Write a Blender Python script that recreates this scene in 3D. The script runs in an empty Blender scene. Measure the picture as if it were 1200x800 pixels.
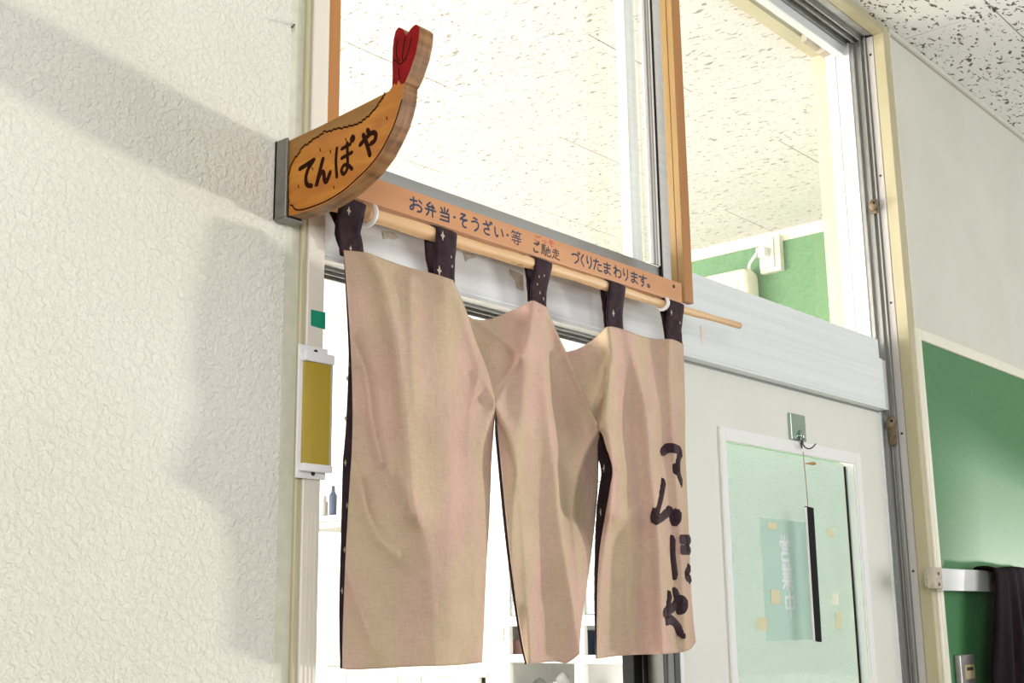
import bpy, bmesh, math, random
import numpy as np
from mathutils import Vector, Matrix
random.seed(7)
S = bpy.context.scene
COL = S.collection
PI = math.pi
# ------------------------------------------------------------------ camera, world, lights, exposure
F_PX, YAW, PITCH, ROLL = 1444.734, 0.712655, 0.219951, -0.0136814
CAM = np.array([0.0, -1.1, 1.5])
_cy, _sy, _cp, _sp = math.cos(YAW), math.sin(YAW), math.cos(PITCH), math.sin(PITCH)
FW = np.array([_cy*_cp, _sy*_cp, _sp]); _r0 = np.array([_sy, -_cy, 0.0]); _u0 = np.cross(_r0, FW)
RT = math.cos(ROLL)*_r0 + math.sin(ROLL)*_u0; UP = np.cross(RT, FW)
cd = bpy.data.cameras.new('camera'); cam = bpy.data.objects.new('camera', cd); COL.objects.link(cam)
cd.sensor_width = 36.0; cd.lens = F_PX/1200*36.0; cd.clip_start = 0.02
cam.matrix_world = Matrix(((RT[0], UP[0], -FW[0], CAM[0]), (RT[1], UP[1], -FW[1], CAM[1]), (RT[2], UP[2], -FW[2], CAM[2]), (0, 0, 0, 1)))
S.camera = cam
w = bpy.data.worlds.new('daylight'); S.world = w; w.use_nodes = True
bg = w.node_tree.nodes['Background']; bg.inputs[0].default_value = (0.93, 0.97, 1.0, 1); bg.inputs[1].default_value = 0.09
def area(name, loc, target, sx, sy, power, color=(1, 1, 1)):
    l = bpy.data.lights.new(name, 'AREA'); l.shape = 'RECTANGLE'; l.size = sx; l.size_y = sy; l.energy = power; l.color = color
    o = bpy.data.objects.new(name, l); COL.objects.link(o); o.location = loc
    o.rotation_euler = (Vector(target)-Vector(loc)).to_track_quat('-Z', 'Y').to_euler(); return o
area('corridor_window_and_fill_light', (-1.1, -2.5, 2.0), (1.3, 0, 1.75), 1.0, 1.0, 62, (0.98, 0.99, 1.0))
area('corridor_end_light', (20.7, -8.33, -0.6), (0.7, 0, 2.0), 1.1, 1.1, 3000, (1.0, 0.97, 0.92))
area('corridor_window_and_fill_light', (3.9, -2.35, 1.75), (2.7, 0, 1.75), 1.5, 1.2, 36, (0.97, 0.99, 1.0))  # fill lamp added to brighten the door, header and right wall
area('room_window_light', (0.6, 4.9, 1.7), (1.6, 1.0, 1.9), 4.6, 1.7, 475, (1.0, 0.965, 0.95))
area('room_side_window_light', (-2.4, 2.6, 1.7), (3.0, 1.6, 2.0), 3.0, 1.6, 250, (1.0, 0.965, 0.95))
V = S.view_settings; V.view_transform = 'Standard'; V.look = 'None'; V.gamma = 1.0; V.use_curve_mapping = False; V.exposure = 0.0

# ------------------------------------------------------------------ helpers
def at(x, y, Y=0.0):
    """photo pixel -> point on the plane at depth Y behind the wall face"""
    r = FW*F_PX + (x-600)*RT - (y-400)*UP; return CAM + r*((Y-CAM[1])/r[1])
def atX(x, y, X):
    r = FW*F_PX + (x-600)*RT - (y-400)*UP; return CAM + r*((X-CAM[0])/r[0])
def link(o, parent=None):
    COL.objects.link(o)
    if parent is not None:
        o.parent = parent; o.matrix_parent_inverse = parent.matrix_world.inverted() if parent.type != 'EMPTY' else Matrix.Translation(-Vector(parent.location))
    return o
def obj(name, bm, mats, parent=None, smooth=False):
    me = bpy.data.meshes.new(name)
    bmesh.ops.recalc_face_normals(bm, faces=bm.faces[:]); bm.to_mesh(me); bm.free()
    for m in (mats if isinstance(mats, (list, tuple)) else [mats]): me.materials.append(m)
    if smooth:
        for p in me.polygons: p.use_smooth = True
    return link(bpy.data.objects.new(name, me), parent)
def thing(name, label, cat, loc, group=None):
    o = bpy.data.objects.new(name, None); o.empty_display_size = 0.05; COL.objects.link(o); o.location = loc
    o['label'] = label; o['category'] = cat
    if group: o['group'] = group
    return o
def tag(o, label, cat, group=None):
    o['label'] = label; o['category'] = cat
    if group: o['group'] = group
    return o
def struct(o, label=None, cat=None):
    o['kind'] = 'structure'
    if label: o['label'] = label
    if cat: o['category'] = cat
    return o
def box(bm, x0, x1, y0, y1, z0, z1, bev=0.0, seg=1, mi=0):
    vs = [bm.verts.new(p) for p in ((x0, y0, z0), (x1, y0, z0), (x1, y1, z0), (x0, y1, z0), (x0, y0, z1), (x1, y0, z1), (x1, y1, z1), (x0, y1, z1))]
    fs = [bm.faces.new([vs[i] for i in q]) for q in ((0, 3, 2, 1), (4, 5, 6, 7), (0, 1, 5, 4), (1, 2, 6, 5), (2, 3, 7, 6), (3, 0, 4, 7))]
    for f in fs: f.material_index = mi
    if bev > 0:
        es = list({e for f in fs for e in f.edges})
        bmesh.ops.bevel(bm, geom=es, offset=bev, segments=seg, affect='EDGES', profile=0.6)
    return bm
def boxes(*args):
    bm = bmesh.new()
    for a in args: box(bm, *a)
    return bm
def tube(bm, pts, rad, n=10, mi=0, caps=True):
    pts = [Vector(p) for p in pts]; rings = []
    rads = rad if isinstance(rad, (list, tuple)) else [rad]*len(pts)
    t0 = (pts[1]-pts[0]).normalized(); up = Vector((0, 0, 1)) if abs(t0.z) < .9 else Vector((1, 0, 0)); nrm = t0.cross(up).normalized()
    for i, p in enumerate(pts):
        t = (pts[min(i+1, len(pts)-1)]-pts[max(i-1, 0)]).normalized()
        nrm = (nrm - t*nrm.dot(t)).normalized(); b = t.cross(nrm)
        rings.append([bm.verts.new(p+(nrm*math.cos(2*PI*k/n)+b*math.sin(2*PI*k/n))*rads[i]) for k in range(n)])
    for a, c in zip(rings, rings[1:]):
        for k in range(n):
            f = bm.faces.new((a[k], a[(k+1) % n], c[(k+1) % n], c[k])); f.material_index = mi
    if caps:
        bm.faces.new(rings[0][::-1]); bm.faces.new(rings[-1])
    return bm
def smooth_poly(pts, n=6, closed=False):
    P = [np.array(p, float) for p in pts]
    if len(P) < 3 and not closed: return [P[0]+(P[1]-P[0])*k/4 for k in range(5)]
    out = []; L = len(P); rng = range(L) if closed else range(L-1)
    for i in rng:
        a, b, c, d = (P[(i-1) % L], P[i], P[(i+1) % L], P[(i+2) % L]) if closed else (P[max(i-1, 0)], P[i], P[i+1], P[min(i+2, L-1)])
        for k in range(n):
            t = k/n; out.append(.5*((2*b)+(c-a)*t+(2*a-5*b+4*c-d)*t*t+(3*b-a-3*c+d)*t**3))
    if not closed: out.append(P[-1])
    return out
def prism(bm, pts2, to3, thick_vec, mi_face=0, mi_side=0):
    a = [bm.verts.new(Vector(to3(p))) for p in pts2]; b = [bm.verts.new(v.co+Vector(thick_vec)) for v in a]
    f1 = bm.faces.new(a); f2 = bm.faces.new(b[::-1]); f1.material_index = mi_face; f2.material_index = mi_face
    n = len(a)
    for i in range(n):
        f = bm.faces.new((a[i], b[i], b[(i+1) % n], a[(i+1) % n])); f.material_index = mi_side
    bmesh.ops.triangulate(bm, faces=[f1, f2]); return bm
def plate(pts3, thick=(0, .0003, 0)):
    bm = bmesh.new(); prism(bm, [tuple(p) for p in pts3], lambda p: p, thick); return bm
# ------------------------------------------------------------------ materials
def mat(name, col, rough=0.5, metal=0.0, spec=0.5, **kw):
    m = bpy.data.materials.new(name); m.use_nodes = True; b = m.node_tree.nodes['Principled BSDF']
    b.inputs['Base Color'].default_value = (*col, 1); b.inputs['Roughness'].default_value = rough; b.inputs['Metallic'].default_value = metal
    b.inputs['Specular IOR Level'].default_value = spec
    return m
def nodes(m): return m.node_tree.nodes, m.node_tree.links, m.node_tree.nodes['Principled BSDF']
def coords(m, scale=(1, 1, 1), kind='Position', rot=(0, 0, 0)):
    N, L, b = nodes(m)
    if kind == 'Position': src = N.new('ShaderNodeNewGeometry').outputs['Position']
    else: src = N.new('ShaderNodeTexCoord').outputs[kind]
    mp = N.new('ShaderNodeMapping'); mp.inputs['Scale'].default_value = scale; mp.inputs['Rotation'].default_value = rot; L.new(src, mp.inputs[0]); return mp.outputs[0]
def noise(m, vec, scale, detail=3, rough=.5, dist=0):
    N, L, b = nodes(m); n = N.new('ShaderNodeTexNoise'); n.inputs['Scale'].default_value = scale; n.inputs['Detail'].default_value = detail
    n.inputs['Roughness'].default_value = rough; n.inputs['Distortion'].default_value = dist; L.new(vec, n.inputs['Vector']); return n.outputs['Fac']
def ramp(m, fac, stops):
    N, L, b = nodes(m); r = N.new('ShaderNodeValToRGB'); L.new(fac, r.inputs[0]); e = r.color_ramp.elements
    e[0].position, e[0].color = stops[0][0], (*stops[0][1], 1); e[1].position, e[1].color = stops[1][0], (*stops[1][1], 1)
    for p, c in stops[2:]:
        k = e.new(p); k.color = (*c, 1)
    return r.outputs[0]
def bump(m, h, strength=.3, dist=.002, prev=None):
    N, L, b = nodes(m); n = N.new('ShaderNodeBump'); n.inputs['Strength'].default_value = strength; n.inputs['Distance'].default_value = dist
    L.new(h, n.inputs['Height'])
    if prev is not None: L.new(prev, n.inputs['Normal'])
    L.new(n.outputs[0], b.inputs['Normal']); return n.outputs[0]
def setcol(m, out): nodes(m)[1].new(out, nodes(m)[2].inputs['Base Color'])
def mathn(m, op, a, b_):
    N, L, _ = nodes(m); n = N.new('ShaderNodeMath'); n.operation = op
    for i, q in enumerate((a, b_)):
        if isinstance(q, (int, float)): n.inputs[i].default_value = q
        else: L.new(q, n.inputs[i])
    return n.outputs[0]
def noisy(name, c1, c2, scale, rough=.5, stretch=(1, 1, 1), metal=0, bmp=0, bscale=None, lo=.35, hi=.65, detail=4, spec=.5, bdist=.001):
    m = mat(name, c1, rough, metal, spec); v = coords(m, stretch); n = noise(m, v, scale, detail)
    setcol(m, ramp(m, n, [(lo, c1), (hi, c2)]))
    if bmp: bump(m, noise(m, v, bscale or scale, 3), bmp, bdist)
    return m
M = {}
m = mat('stucco', (.78, .755, .69), .85, spec=.2); v = coords(m); n1 = noise(m, v, 150, 3, .55, .6); n2 = noise(m, v, 420, 2)
hh = mathn(m, 'ADD', ramp(m, n1, [(.38, (0, 0, 0)), (.64, (1, 1, 1))]), mathn(m, 'MULTIPLY', n2, .35))
bump(m, hh, .62, .0022); n3 = noise(m, v, 3.0, 3); setcol(m, ramp(m, n3, [(.3, (.675, .64, .555)), (.7, (.735, .705, .635))])); M['stucco'] = m
M['smooth_wall'] = noisy('smooth_wall', (.55, .54, .42), (.62, .60, .48), 60, .8, bmp=.15, bscale=300)
M['wall_right'] = noisy('painted_wall', (.64, .625, .545), (.68, .665, .585), 6, .75, bmp=.08, bscale=350, spec=.25)
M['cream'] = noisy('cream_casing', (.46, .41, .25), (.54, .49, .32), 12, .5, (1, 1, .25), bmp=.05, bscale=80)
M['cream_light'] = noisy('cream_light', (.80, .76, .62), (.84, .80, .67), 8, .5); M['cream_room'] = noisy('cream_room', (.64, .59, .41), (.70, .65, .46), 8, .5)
M['offwhite'] = noisy('frame_offwhite', (.70, .65, .55), (.745, .69, .60), 40, .45, (1, 1, .02), bmp=.03, bscale=200)
M['alu'] = noisy('aluminium', (.62, .62, .60), (.70, .70, .68), 30, .38, (1, 1, .03), metal=.45, spec=.5)
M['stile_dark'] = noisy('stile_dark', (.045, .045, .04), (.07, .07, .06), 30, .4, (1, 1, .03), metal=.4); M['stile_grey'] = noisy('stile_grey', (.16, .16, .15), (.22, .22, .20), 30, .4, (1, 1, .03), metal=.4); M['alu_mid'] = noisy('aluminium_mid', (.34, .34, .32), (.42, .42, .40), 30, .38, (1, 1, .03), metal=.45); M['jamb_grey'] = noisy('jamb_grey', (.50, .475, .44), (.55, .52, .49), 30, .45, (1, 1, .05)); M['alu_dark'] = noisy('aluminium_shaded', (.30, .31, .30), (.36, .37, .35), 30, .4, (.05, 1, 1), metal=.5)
M['alu_white'] = noisy('aluminium_white', (.76, .80, .80), (.83, .865, .86), 20, .35, (.04, 1, 6), spec=.5)
M['white'] = mat('white_paint', (.86, .86, .83), .45)
M['black'] = mat('black_rubber', (.010, .010, .010), .7, spec=.15)
M['dark'] = mat('dark_gap', (.03, .03, .03), .8)
M['door'] = noisy('door_cream', (.76, .755, .675), (.79, .785, .705), 5, .42, bmp=.03, bscale=200)
def tilemat(name, base, dark, stretch, lo, hi):
    m = mat(name, base, .95, spec=.1); v = coords(m, stretch); n = noise(m, v, 74, 2.5, .55, .7); k = ramp(m, n, [(lo, (0, 0, 0)), (hi, (1, 1, 1))])
    v2 = coords(m, (1, 1, 1)); n2 = noise(m, v2, 330, 1); k2 = ramp(m, n2, [(.70, (0, 0, 0)), (.76, (1, 1, 1))])
    kk = mathn(m, 'MAXIMUM', k, mathn(m, 'MULTIPLY', k2, .55)); n3 = noise(m, v2, 5, 2)
    N, L, b = nodes(m); mx = N.new('ShaderNodeMix'); mx.data_type = 'RGBA'; L.new(kk, mx.inputs[0]); L.new(ramp(m, n3, [(.3, tuple(c*.96 for c in base)), (.7, base)]), mx.inputs[6]); mx.inputs[7].default_value = (*dark, 1)
    setcol(m, mx.outputs[2]); bump(m, mathn(m, 'SUBTRACT', 1.0, kk), .5, .0015); return m
M['tile_corridor'] = tilemat('fissured_tile_corridor', (.86, .85, .82), (.16, .14, .11), (.7, 1.2, 1), .592, .622)
M['tile_room'] = tilemat('fissured_tile_room', (.80, .785, .755), (.33, .31, .28), (1.6, .6, 1), .612, .655)
m = noisy('pine_wood', (.50, .22, .085), (.58, .28, .125), 14, .5, (.12, 1, 2.2), bmp=.05, bscale=40, lo=.3, hi=.7); M['pine'] = m
M['pine_dark'] = noisy('pine_post', (.36, .145, .033), (.44, .195, .055), 16, .45, (2.5, 2.5, .12), lo=.3, hi=.7)
M['pine_side'] = noisy('pine_post_side', (.33, .20, .065), (.39, .26, .10), 20, .5, (2.5, 2.5, .12), lo=.3, hi=.7)
m = noisy('stick_wood', (.62, .37, .17), (.72, .47, .25), 16, .55, (.15, 1, 1), lo=.35, hi=.65); N, L, b = nodes(m)
v = coords(m, (1.0, 2.2, 2.2)); k = ramp(m, noise(m, v, 22, 2), [(.70, (0, 0, 0)), (.76, (1, 1, 1))])
mx = N.new('ShaderNodeMix'); mx.data_type = 'RGBA'; L.new(k, mx.inputs[0]); L.new(b.inputs['Base Color'].links[0].from_socket, mx.inputs[6]); mx.inputs[7].default_value = (.16, .075, .03, 1); setcol(m, mx.outputs[2]); M['stick'] = m
# varnished prawn sign
m = mat('varnished_batter', (.55, .22, .02), .38); v = coords(m, (1, 1.2, 9)); nA = noise(m, v, 9, 4, .6, .8); nB = noise(m, coords(m), 16, 2)
setcol(m, ramp(m, mathn(m, 'ADD', mathn(m, 'MULTIPLY', nA, .55), mathn(m, 'MULTIPLY', nB, .45)), [(.36, (.36, .10, .004)), (.64, (.54, .225, .012)), (.5, (.45, .155, .007))])); M['batter'] = m
m = mat('sign_edge_wood', (.40, .2, .06), .55); v = coords(m, (5, 1, 1)); nA = noise(m, v, 22, 4, .6, .5); v2 = coords(m, (.5, 3, 7)); nB = noise(m, v2, 18, 2)
setcol(m, ramp(m, mathn(m, 'ADD', mathn(m, 'MULTIPLY', nA, .5), mathn(m, 'MULTIPLY', nB, .5)), [(.38, (.13, .052, .013)), (.55, (.27, .125, .040)), (.66, (.32, .165, .06))])); M['sign_edge'] = m
M['sign_plain'] = noisy('sign_plain_wood', (.24, .105, .015), (.31, .145, .024), 14, .45, (1, 1, 7), lo=.3, hi=.7)
M['tail'] = noisy('tail_red', (.20, .003, .004), (.27, .006, .006), 40, .7, spec=.15)
M['burn'] = mat('burnt_line', (.030, .010, .006), .9, spec=.02)
M['bracket'] = noisy('bracket_metal', (.20, .19, .165), (.26, .25, .22), 60, .45, metal=.6)
M['ink'] = mat('navy_ink', (.012, .02, .055), .6); M['ink_red'] = mat('red_ink', (.55, .09, .06), .6)
M['ink_black'] = mat('black_ink', (.03, .022, .02), .6)
m = bpy.data.materials.new('noren_linen'); m.use_nodes = True; M['linen'] = m
N, L, b = nodes(m); v = coords(m); b.inputs['Roughness'].default_value = .85; b.inputs['Specular IOR Level'].default_value = .15
vA = coords(m, (1, 1, .10)); vB = coords(m, (.10, .10, 1)); nA = noise(m, vA, 900, 2); nB = noise(m, vB, 900, 2); nC = noise(m, v, 14, 3)
wv = mathn(m, 'ADD', mathn(m, 'MULTIPLY', nA, .5), mathn(m, 'MULTIPLY', nB, .5))
tot = mathn(m, 'ADD', mathn(m, 'MULTIPLY', wv, .6), mathn(m, 'MULTIPLY', nC, .4))
nD = noise(m, coords(m, (1, 1, .35)), 17, 2)
hue = ramp(m, nD, [(.40, (.525, .35, .28)), (.60, (.49, .375, .25))]); shade = ramp(m, tot, [(.34, (.84, .84, .84)), (.66, (1.12, 1.12, 1.12))])
mx = N.new('ShaderNodeMix'); mx.data_type = 'RGBA'; mx.blend_type = 'MULTIPLY'; mx.inputs[0].default_value = 1; L.new(hue, mx.inputs[6]); L.new(shade, mx.inputs[7]); setcol(m, mx.outputs[2]); b1 = bump(m, wv, .35, .0007); nW = noise(m, coords(m, (1, 1, .55)), 62, 3, .55, .6); bump(m, nW, .38, .0045, b1)
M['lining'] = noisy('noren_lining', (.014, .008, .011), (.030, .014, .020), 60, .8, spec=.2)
M['tab'] = noisy('tab_cloth', (.018, .008, .012), (.040, .018, .026), 90, .8, spec=.2)
M['star'] = mat('star_print', (.45, .38, .27), .8)
M['applique'] = noisy('applique_cloth', (.022, .010, .014), (.04, .018, .022), 300, .8, spec=.2)
M['plastic'] = mat('white_plastic', (.80, .78, .78), .4); M['yellow'] = noisy('yellow_card', (.42, .30, .035), (.46, .335, .05), 15, .45)
M['green_tape'] = noisy('green_tape', (.0, .22, .115), (.005, .27, .15), 40, .5)
M['screw'] = mat('screw_head', (.06, .05, .045), .4, .7)
M['rust'] = noisy('stop_rubber', (.14, .095, .05), (.26, .19, .11), 90, .6)
def glassmat(name, tint, gloss, rough, diff=0.0, bstr=0, bscale=80, col=(.8, .9, .86)):
    m = bpy.data.materials.new(name); m.use_nodes = True; N = m.node_tree.nodes; L = m.node_tree.links; b = N['Principled BSDF']; out = N['Material Output']
    b.inputs['Base Color'].default_value = (*col, 1); b.inputs['Roughness'].default_value = .5
    tr = N.new('ShaderNodeBsdfTransparent'); tr.inputs[0].default_value = (*tint, 1); gl = N.new('ShaderNodeBsdfGlossy'); gl.inputs['Roughness'].default_value = rough
    if bstr:
        v = coords(m); bn = N.new('ShaderNodeBump'); bn.inputs['Strength'].default_value = bstr; bn.inputs['Distance'].default_value = .002
        nn = noise(m, v, bscale, 2, .5, .8); L.new(nn, bn.inputs['Height']); L.new(bn.outputs[0], gl.inputs['Normal']); L.new(bn.outputs[0], b.inputs['Normal'])
    fr = N.new('ShaderNodeFresnel'); fr.inputs[0].default_value = 1.45; mm = mathn(m, 'MULTIPLY', fr.outputs[0], gloss)
    m1 = N.new('ShaderNodeMixShader'); m1.inputs[0].default_value = diff; L.new(tr.outputs[0], m1.inputs[1]); L.new(b.outputs[0], m1.inputs[2])
    m2 = N.new('ShaderNodeMixShader'); L.new(mm, m2.inputs[0]); L.new(m1.outputs[0], m2.inputs[1]); L.new(gl.outputs[0], m2.inputs[2]); L.new(m2.outputs[0], out.inputs[0]); return m
M['glass'] = glassmat('clear_glass', (.985, .985, .98), .13, .02, .012)
# hammered door glass: a rough translucent sheet
m = bpy.data.materials.new('hammered_glass'); m.use_nodes = True; N = m.node_tree.nodes; L = m.node_tree.links; b = N['Principled BSDF']
b.inputs['Base Color'].default_value = (.55, .66, .61, 1); b.inputs['Roughness'].default_value = .18
v = coords(m, (.7, 1, 1.7)); nn = noise(m, v, 170, 2, .5, .8); bn = N.new('ShaderNodeBump'); bn.inputs['Strength'].default_value = .9; bn.inputs['Distance'].default_value = .004; L.new(nn, bn.inputs['Height']); L.new(bn.outputs[0], b.inputs['Normal'])
tl = N.new('ShaderNodeBsdfTranslucent'); tl.inputs[0].default_value = (.68, .75, .725, 1); L.new(bn.outputs[0], tl.inputs['Normal'])
tr = N.new('ShaderNodeBsdfTransparent'); tr.inputs[0].default_value = (.68, .75, .725, 1)
m1 = N.new('ShaderNodeMixShader'); m1.inputs[0].default_value = .62; L.new(tl.outputs[0], m1.inputs[1]); L.new(tr.outputs[0], m1.inputs[2])
m2 = N.new('ShaderNodeMixShader'); m2.inputs[0].default_value = .32; L.new(m1.outputs[0], m2.inputs[1]); L.new(b.outputs[0], m2.inputs[2]); L.new(m2.outputs[0], N['Material Output'].inputs[0]); M['hammered'] = m
M['chrome'] = mat('hook_chrome', (.42, .52, .46), .18, .95); M['wire'] = mat('hook_wire', (.06, .06, .06), .35, .8)
M['cord'] = noisy('brown_cord', (.24, .14, .08), (.36, .22, .13), 300, .8)
M['tag_wood'] = noisy('tag_wood', (.40, .17, .05), (.5, .24, .08), 60, .5)
M['green'] = noisy('green_board', (.050, .185, .062), (.066, .225, .085), 130, .40, bmp=.12, bscale=260, spec=.45)
M['green_room'] = noisy('green_board_room', (.115, .27, .115), (.15, .32, .15), 90, .6, bmp=.1, bscale=200)
M['coat'] = noisy('coat_cloth', (.006, .0035, .005), (.014, .005, .009), 40, .9, spec=.1)
M['rail'] = noisy('rail_metal', (.70, .70, .69), (.78, .78, .77), 30, .4, (.1, 1, 1), metal=.3)
M['steel'] = noisy('pull_steel', (.40, .36, .34), (.5, .46, .44), 40, .35, metal=.6)
M['beige'] = mat('beige_label', (.50, .40, .22), .6); M['bracket_cream'] = noisy('bracket_tape', (.45, .40, .30), (.58, .52, .42), 80, .6)
M['paper'] = mat('paper', (.80, .80, .76), .7); M['tape_yellow'] = mat('yellow_tape', (.72, .62, .30), .6)
M['inner_wall'] = noisy('room_wall', (.80, .80, .75), (.84, .84, .79), 5, .8); M['floor'] = noisy('floor_vinyl', (.55, .50, .42), (.60, .55, .47), 5, .4)
M['pane_cab'] = glassmat('cabinet_glass', (.93, .96, .95), .5, .05, .1)
M['bag'] = glassmat('clear_plastic_bag', (.82, .84, .84), .9, .15, .45, .4, 60, (.92, .92, .90))
M['pink'] = mat('pink_box', (.62, .36, .33), .6); M['navy'] = mat('navy_box', (.05, .07, .12), .6); M['olive'] = mat('pale_olive_panel', (.62, .62, .47), .6)
M['grey'] = mat('grey_things', (.35, .35, .33), .6); M['header'] = M['alu_white']
# ------------------------------------------------------------------ the setting
CEIL = 2.87
XL0, XL1, XL2, XL3 = 0.871, 0.892, 0.906, 0.9315   # plaster edge, casing, aluminium frame, opening
XJ = 2.629
bm = boxes((-1.6, .871, 0, .17, 0, CEIL)); o = struct(obj('wall_left', bm, M['stucco']))
o = struct(obj('trim_1', boxes((.8712, .892, .001, .17, 0, CEIL)), M['smooth_wall']))
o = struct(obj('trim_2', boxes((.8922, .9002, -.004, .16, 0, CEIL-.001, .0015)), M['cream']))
# left aluminium frame post with fine ribs lower down
bm = bmesh.new(); box(bm, .9006, .9262, -.0065, .10, 0, CEIL-.001, .0012); 
for k in (.908, .914, .9195): box(bm, k, k+.0010, -.0074, -.0064, 0, 1.62)
struct(obj('trim_3', bm, M['offwhite']))
# right wall and its casings
struct(obj('wall_right', boxes((2.66, 5.6, 0, .17, 0, CEIL)), M['wall_right']))
struct(obj('trim_4', boxes((2.631, 2.6595, -.008, .020, 0, CEIL-.001, .002)), M['cream']))
bm = bmesh.new(); box(bm, 2.6305, 2.66, .0202, .037, 0, 2.846, .001); struct(obj('trim_5', bm, M['jamb_grey']))
bm = bmesh.new(); box(bm, 2.634, 2.66, .0372, .0772, 0, 2.846)
for y0, y1 in ((.0374, .0415), (.0495, .0525), (.068, .0768)): box(bm, 2.624, 2.634, y0, y1, 0, 2.846, .0008)
struct(obj('trim_6', bm, M['alu_mid']))
bm = bmesh.new(); box(bm, 2.629, 2.66, .078, .145, 2.06, 2.846); box(bm, 2.624, 2.629, .080, .084, 2.06, 2.846); box(bm, 2.626, 2.629, .118, .122, 2.06, 2.846); struct(obj('trim_7', bm, M['alu_white']))
struct(obj('trim_8', boxes((2.6285, 2.66, .1452, .18, 0, 2.846)), M['cream_room']))
# top casing, aluminium top track, inner casing
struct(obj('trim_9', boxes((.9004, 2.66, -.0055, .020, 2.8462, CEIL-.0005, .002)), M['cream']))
bm = bmesh.new(); box(bm, .9266, 2.66, .0202, .145, 2.852, CEIL-.001)
for y0, y1, d in ((.021, .037, .004), (.047, .051, .012), (.062, .066, .014), (.082, .087, .014), (.105, .112, .010)): box(bm, .9266, 2.624, y0, y1, 2.852-d, 2.852)
struct(obj('trim_10', bm, M['alu_mid']))
struct(obj('trim_11', boxes((.9266, 2.66, .1452, .18, 2.84, CEIL-.001)), M['cream_room']))
# header between door and transoms
bm = bmesh.new(); box(bm, .9266, 2.585, .040, .093, 1.9425, 2.053, .003, 2); box(bm, .9266, 2.585, .0935, .135, 2.0, 2.053); box(bm, .9266, 2.585, .0385, .06, 1.9375, 1.9420, .0006)
header = struct(obj('trim_12', bm, M['header'])); 
obj('end_cap', boxes((2.5855, 2.603, .0415, .13, 1.939, 2.0515, .001)), M['alu'], header)
bm = bmesh.new(); box(bm, .9266, 2.60, .0605, .093, 1.9375, 1.9420)
for y0, y1, d in ((.0607, .0632, .004), (.0745, .0775, .005), (.0895, .093, .006)): box(bm, .9266, 2.60, y0, y1, 1.9375-d, 1.9374, .0004)
struct(obj('trim_13', bm, M['alu_dark']))
# torn paint patches and a scrap of tape on the header
for q in ([(448, 270), (462, 272), (468, 278), (462, 281), (456, 279), (450, 280)], [(543, 295), (553, 297), (558, 302), (550, 303), (546, 306)], [(597, 315), (604, 318), (613, 322), (614, 341), (606, 338), (604, 328), (598, 322)]):
    bm = plate([at(x, y, .0393) for x, y in q], (0, .0004, 0)); obj('torn_paper', bm, M['bracket_cream'], header)
bm = plate([at(x, y, .0390) for x, y in ((821, 381), (824, 381), (826, 403), (822.5, 403))], (0, .0005, 0)); tag(obj('tape_scrap', bm, M['cream_light']), 'narrow yellowed tape scrap on the white header under the stick end', 'tape')
# left transom (window_1): sash + pane
def window(name, x0, x1, z0, z1, y, rail, stileL, stileR, m1, thick=.022, zbot=None):
    e = bpy.data.objects.new(name, None); COL.objects.link(e); e.location = ((x0+x1)/2, y, z0); e['kind'] = 'structure'
    bm = boxes((x0, x1, y, y+thick, z0, z0+rail, .0012)); obj('bottom_rail', bm, m1[0], e)
    obj('top_rail', boxes((x0, x1, y, y+thick, z1-.025, z1, .0012)), m1[1], e)
    obj('stile', boxes((x0, x0+stileL, y+.0005, y+thick-.0005, z0+rail+.0003, z1-.0253, .0012)), m1[1], e)
    if stileR: obj('stile', boxes((x1-stileR, x1, y+.0005, y+thick-.0005, z0+rail+.0003, z1-.0253, .0012)), m1[1], e)
    obj('pane', boxes((x0+stileL*.6, x1-(stileR or .006)*.6, y+thick*.45, y+thick*.45+.004, z0+rail*.8, z1-.018)), M['glass'], e)
    return e
w1 = window('window_1', .9267, 1.795, 2.0535, 2.838, .052, .036, .02, .020, (M['alu_dark'], M['alu']))
w2 = window('window_2', 1.70, 2.622, 2.0535, 2.838, .088, .047, .03, .0, (M['alu_white'], M['alu_white']))
obj('sill_strip', boxes((1.812, 2.584, .046, .0875, 2.0535, 2.0985, .002)), M['alu_white'], w2)
# meeting stile ribs seen beside the wooden frame
xs = lambda x: at(x, 20, .048)[0]
obj('rubber_seal', boxes((xs(762.2), xs(764.3), .0475, .0518, 2.060, 2.838, .0004)), M['black'], w1)
obj('meeting_stile', boxes((xs(764.4), xs(764.4)+.06, .0460, .0518, 2.060, 2.838, .0008)), M['alu_white'], w1)
for x0, x1, mm in ((752, 755, 'alu_white'), (755.1, 757.4, 'alu_dark'), (757.5, 758.6, 'alu'), (758.7, 760.1, 'alu_dark'), (760.2, 762.1, 'alu_white')): obj('stile_rib', boxes((xs(x0), xs(x1), .0478, .0518, 2.0897, 2.838, .0004)), M[mm], w1)
# small latch on the top track of the right transom
bm = boxes((2.50, 2.575, .125, .140, 2.822, 2.8415, .002), (2.565, 2.60, .112, .138, 2.815, 2.8415, .003)); o = obj('latch', bm, M['bracket_cream'], w2)
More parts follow.
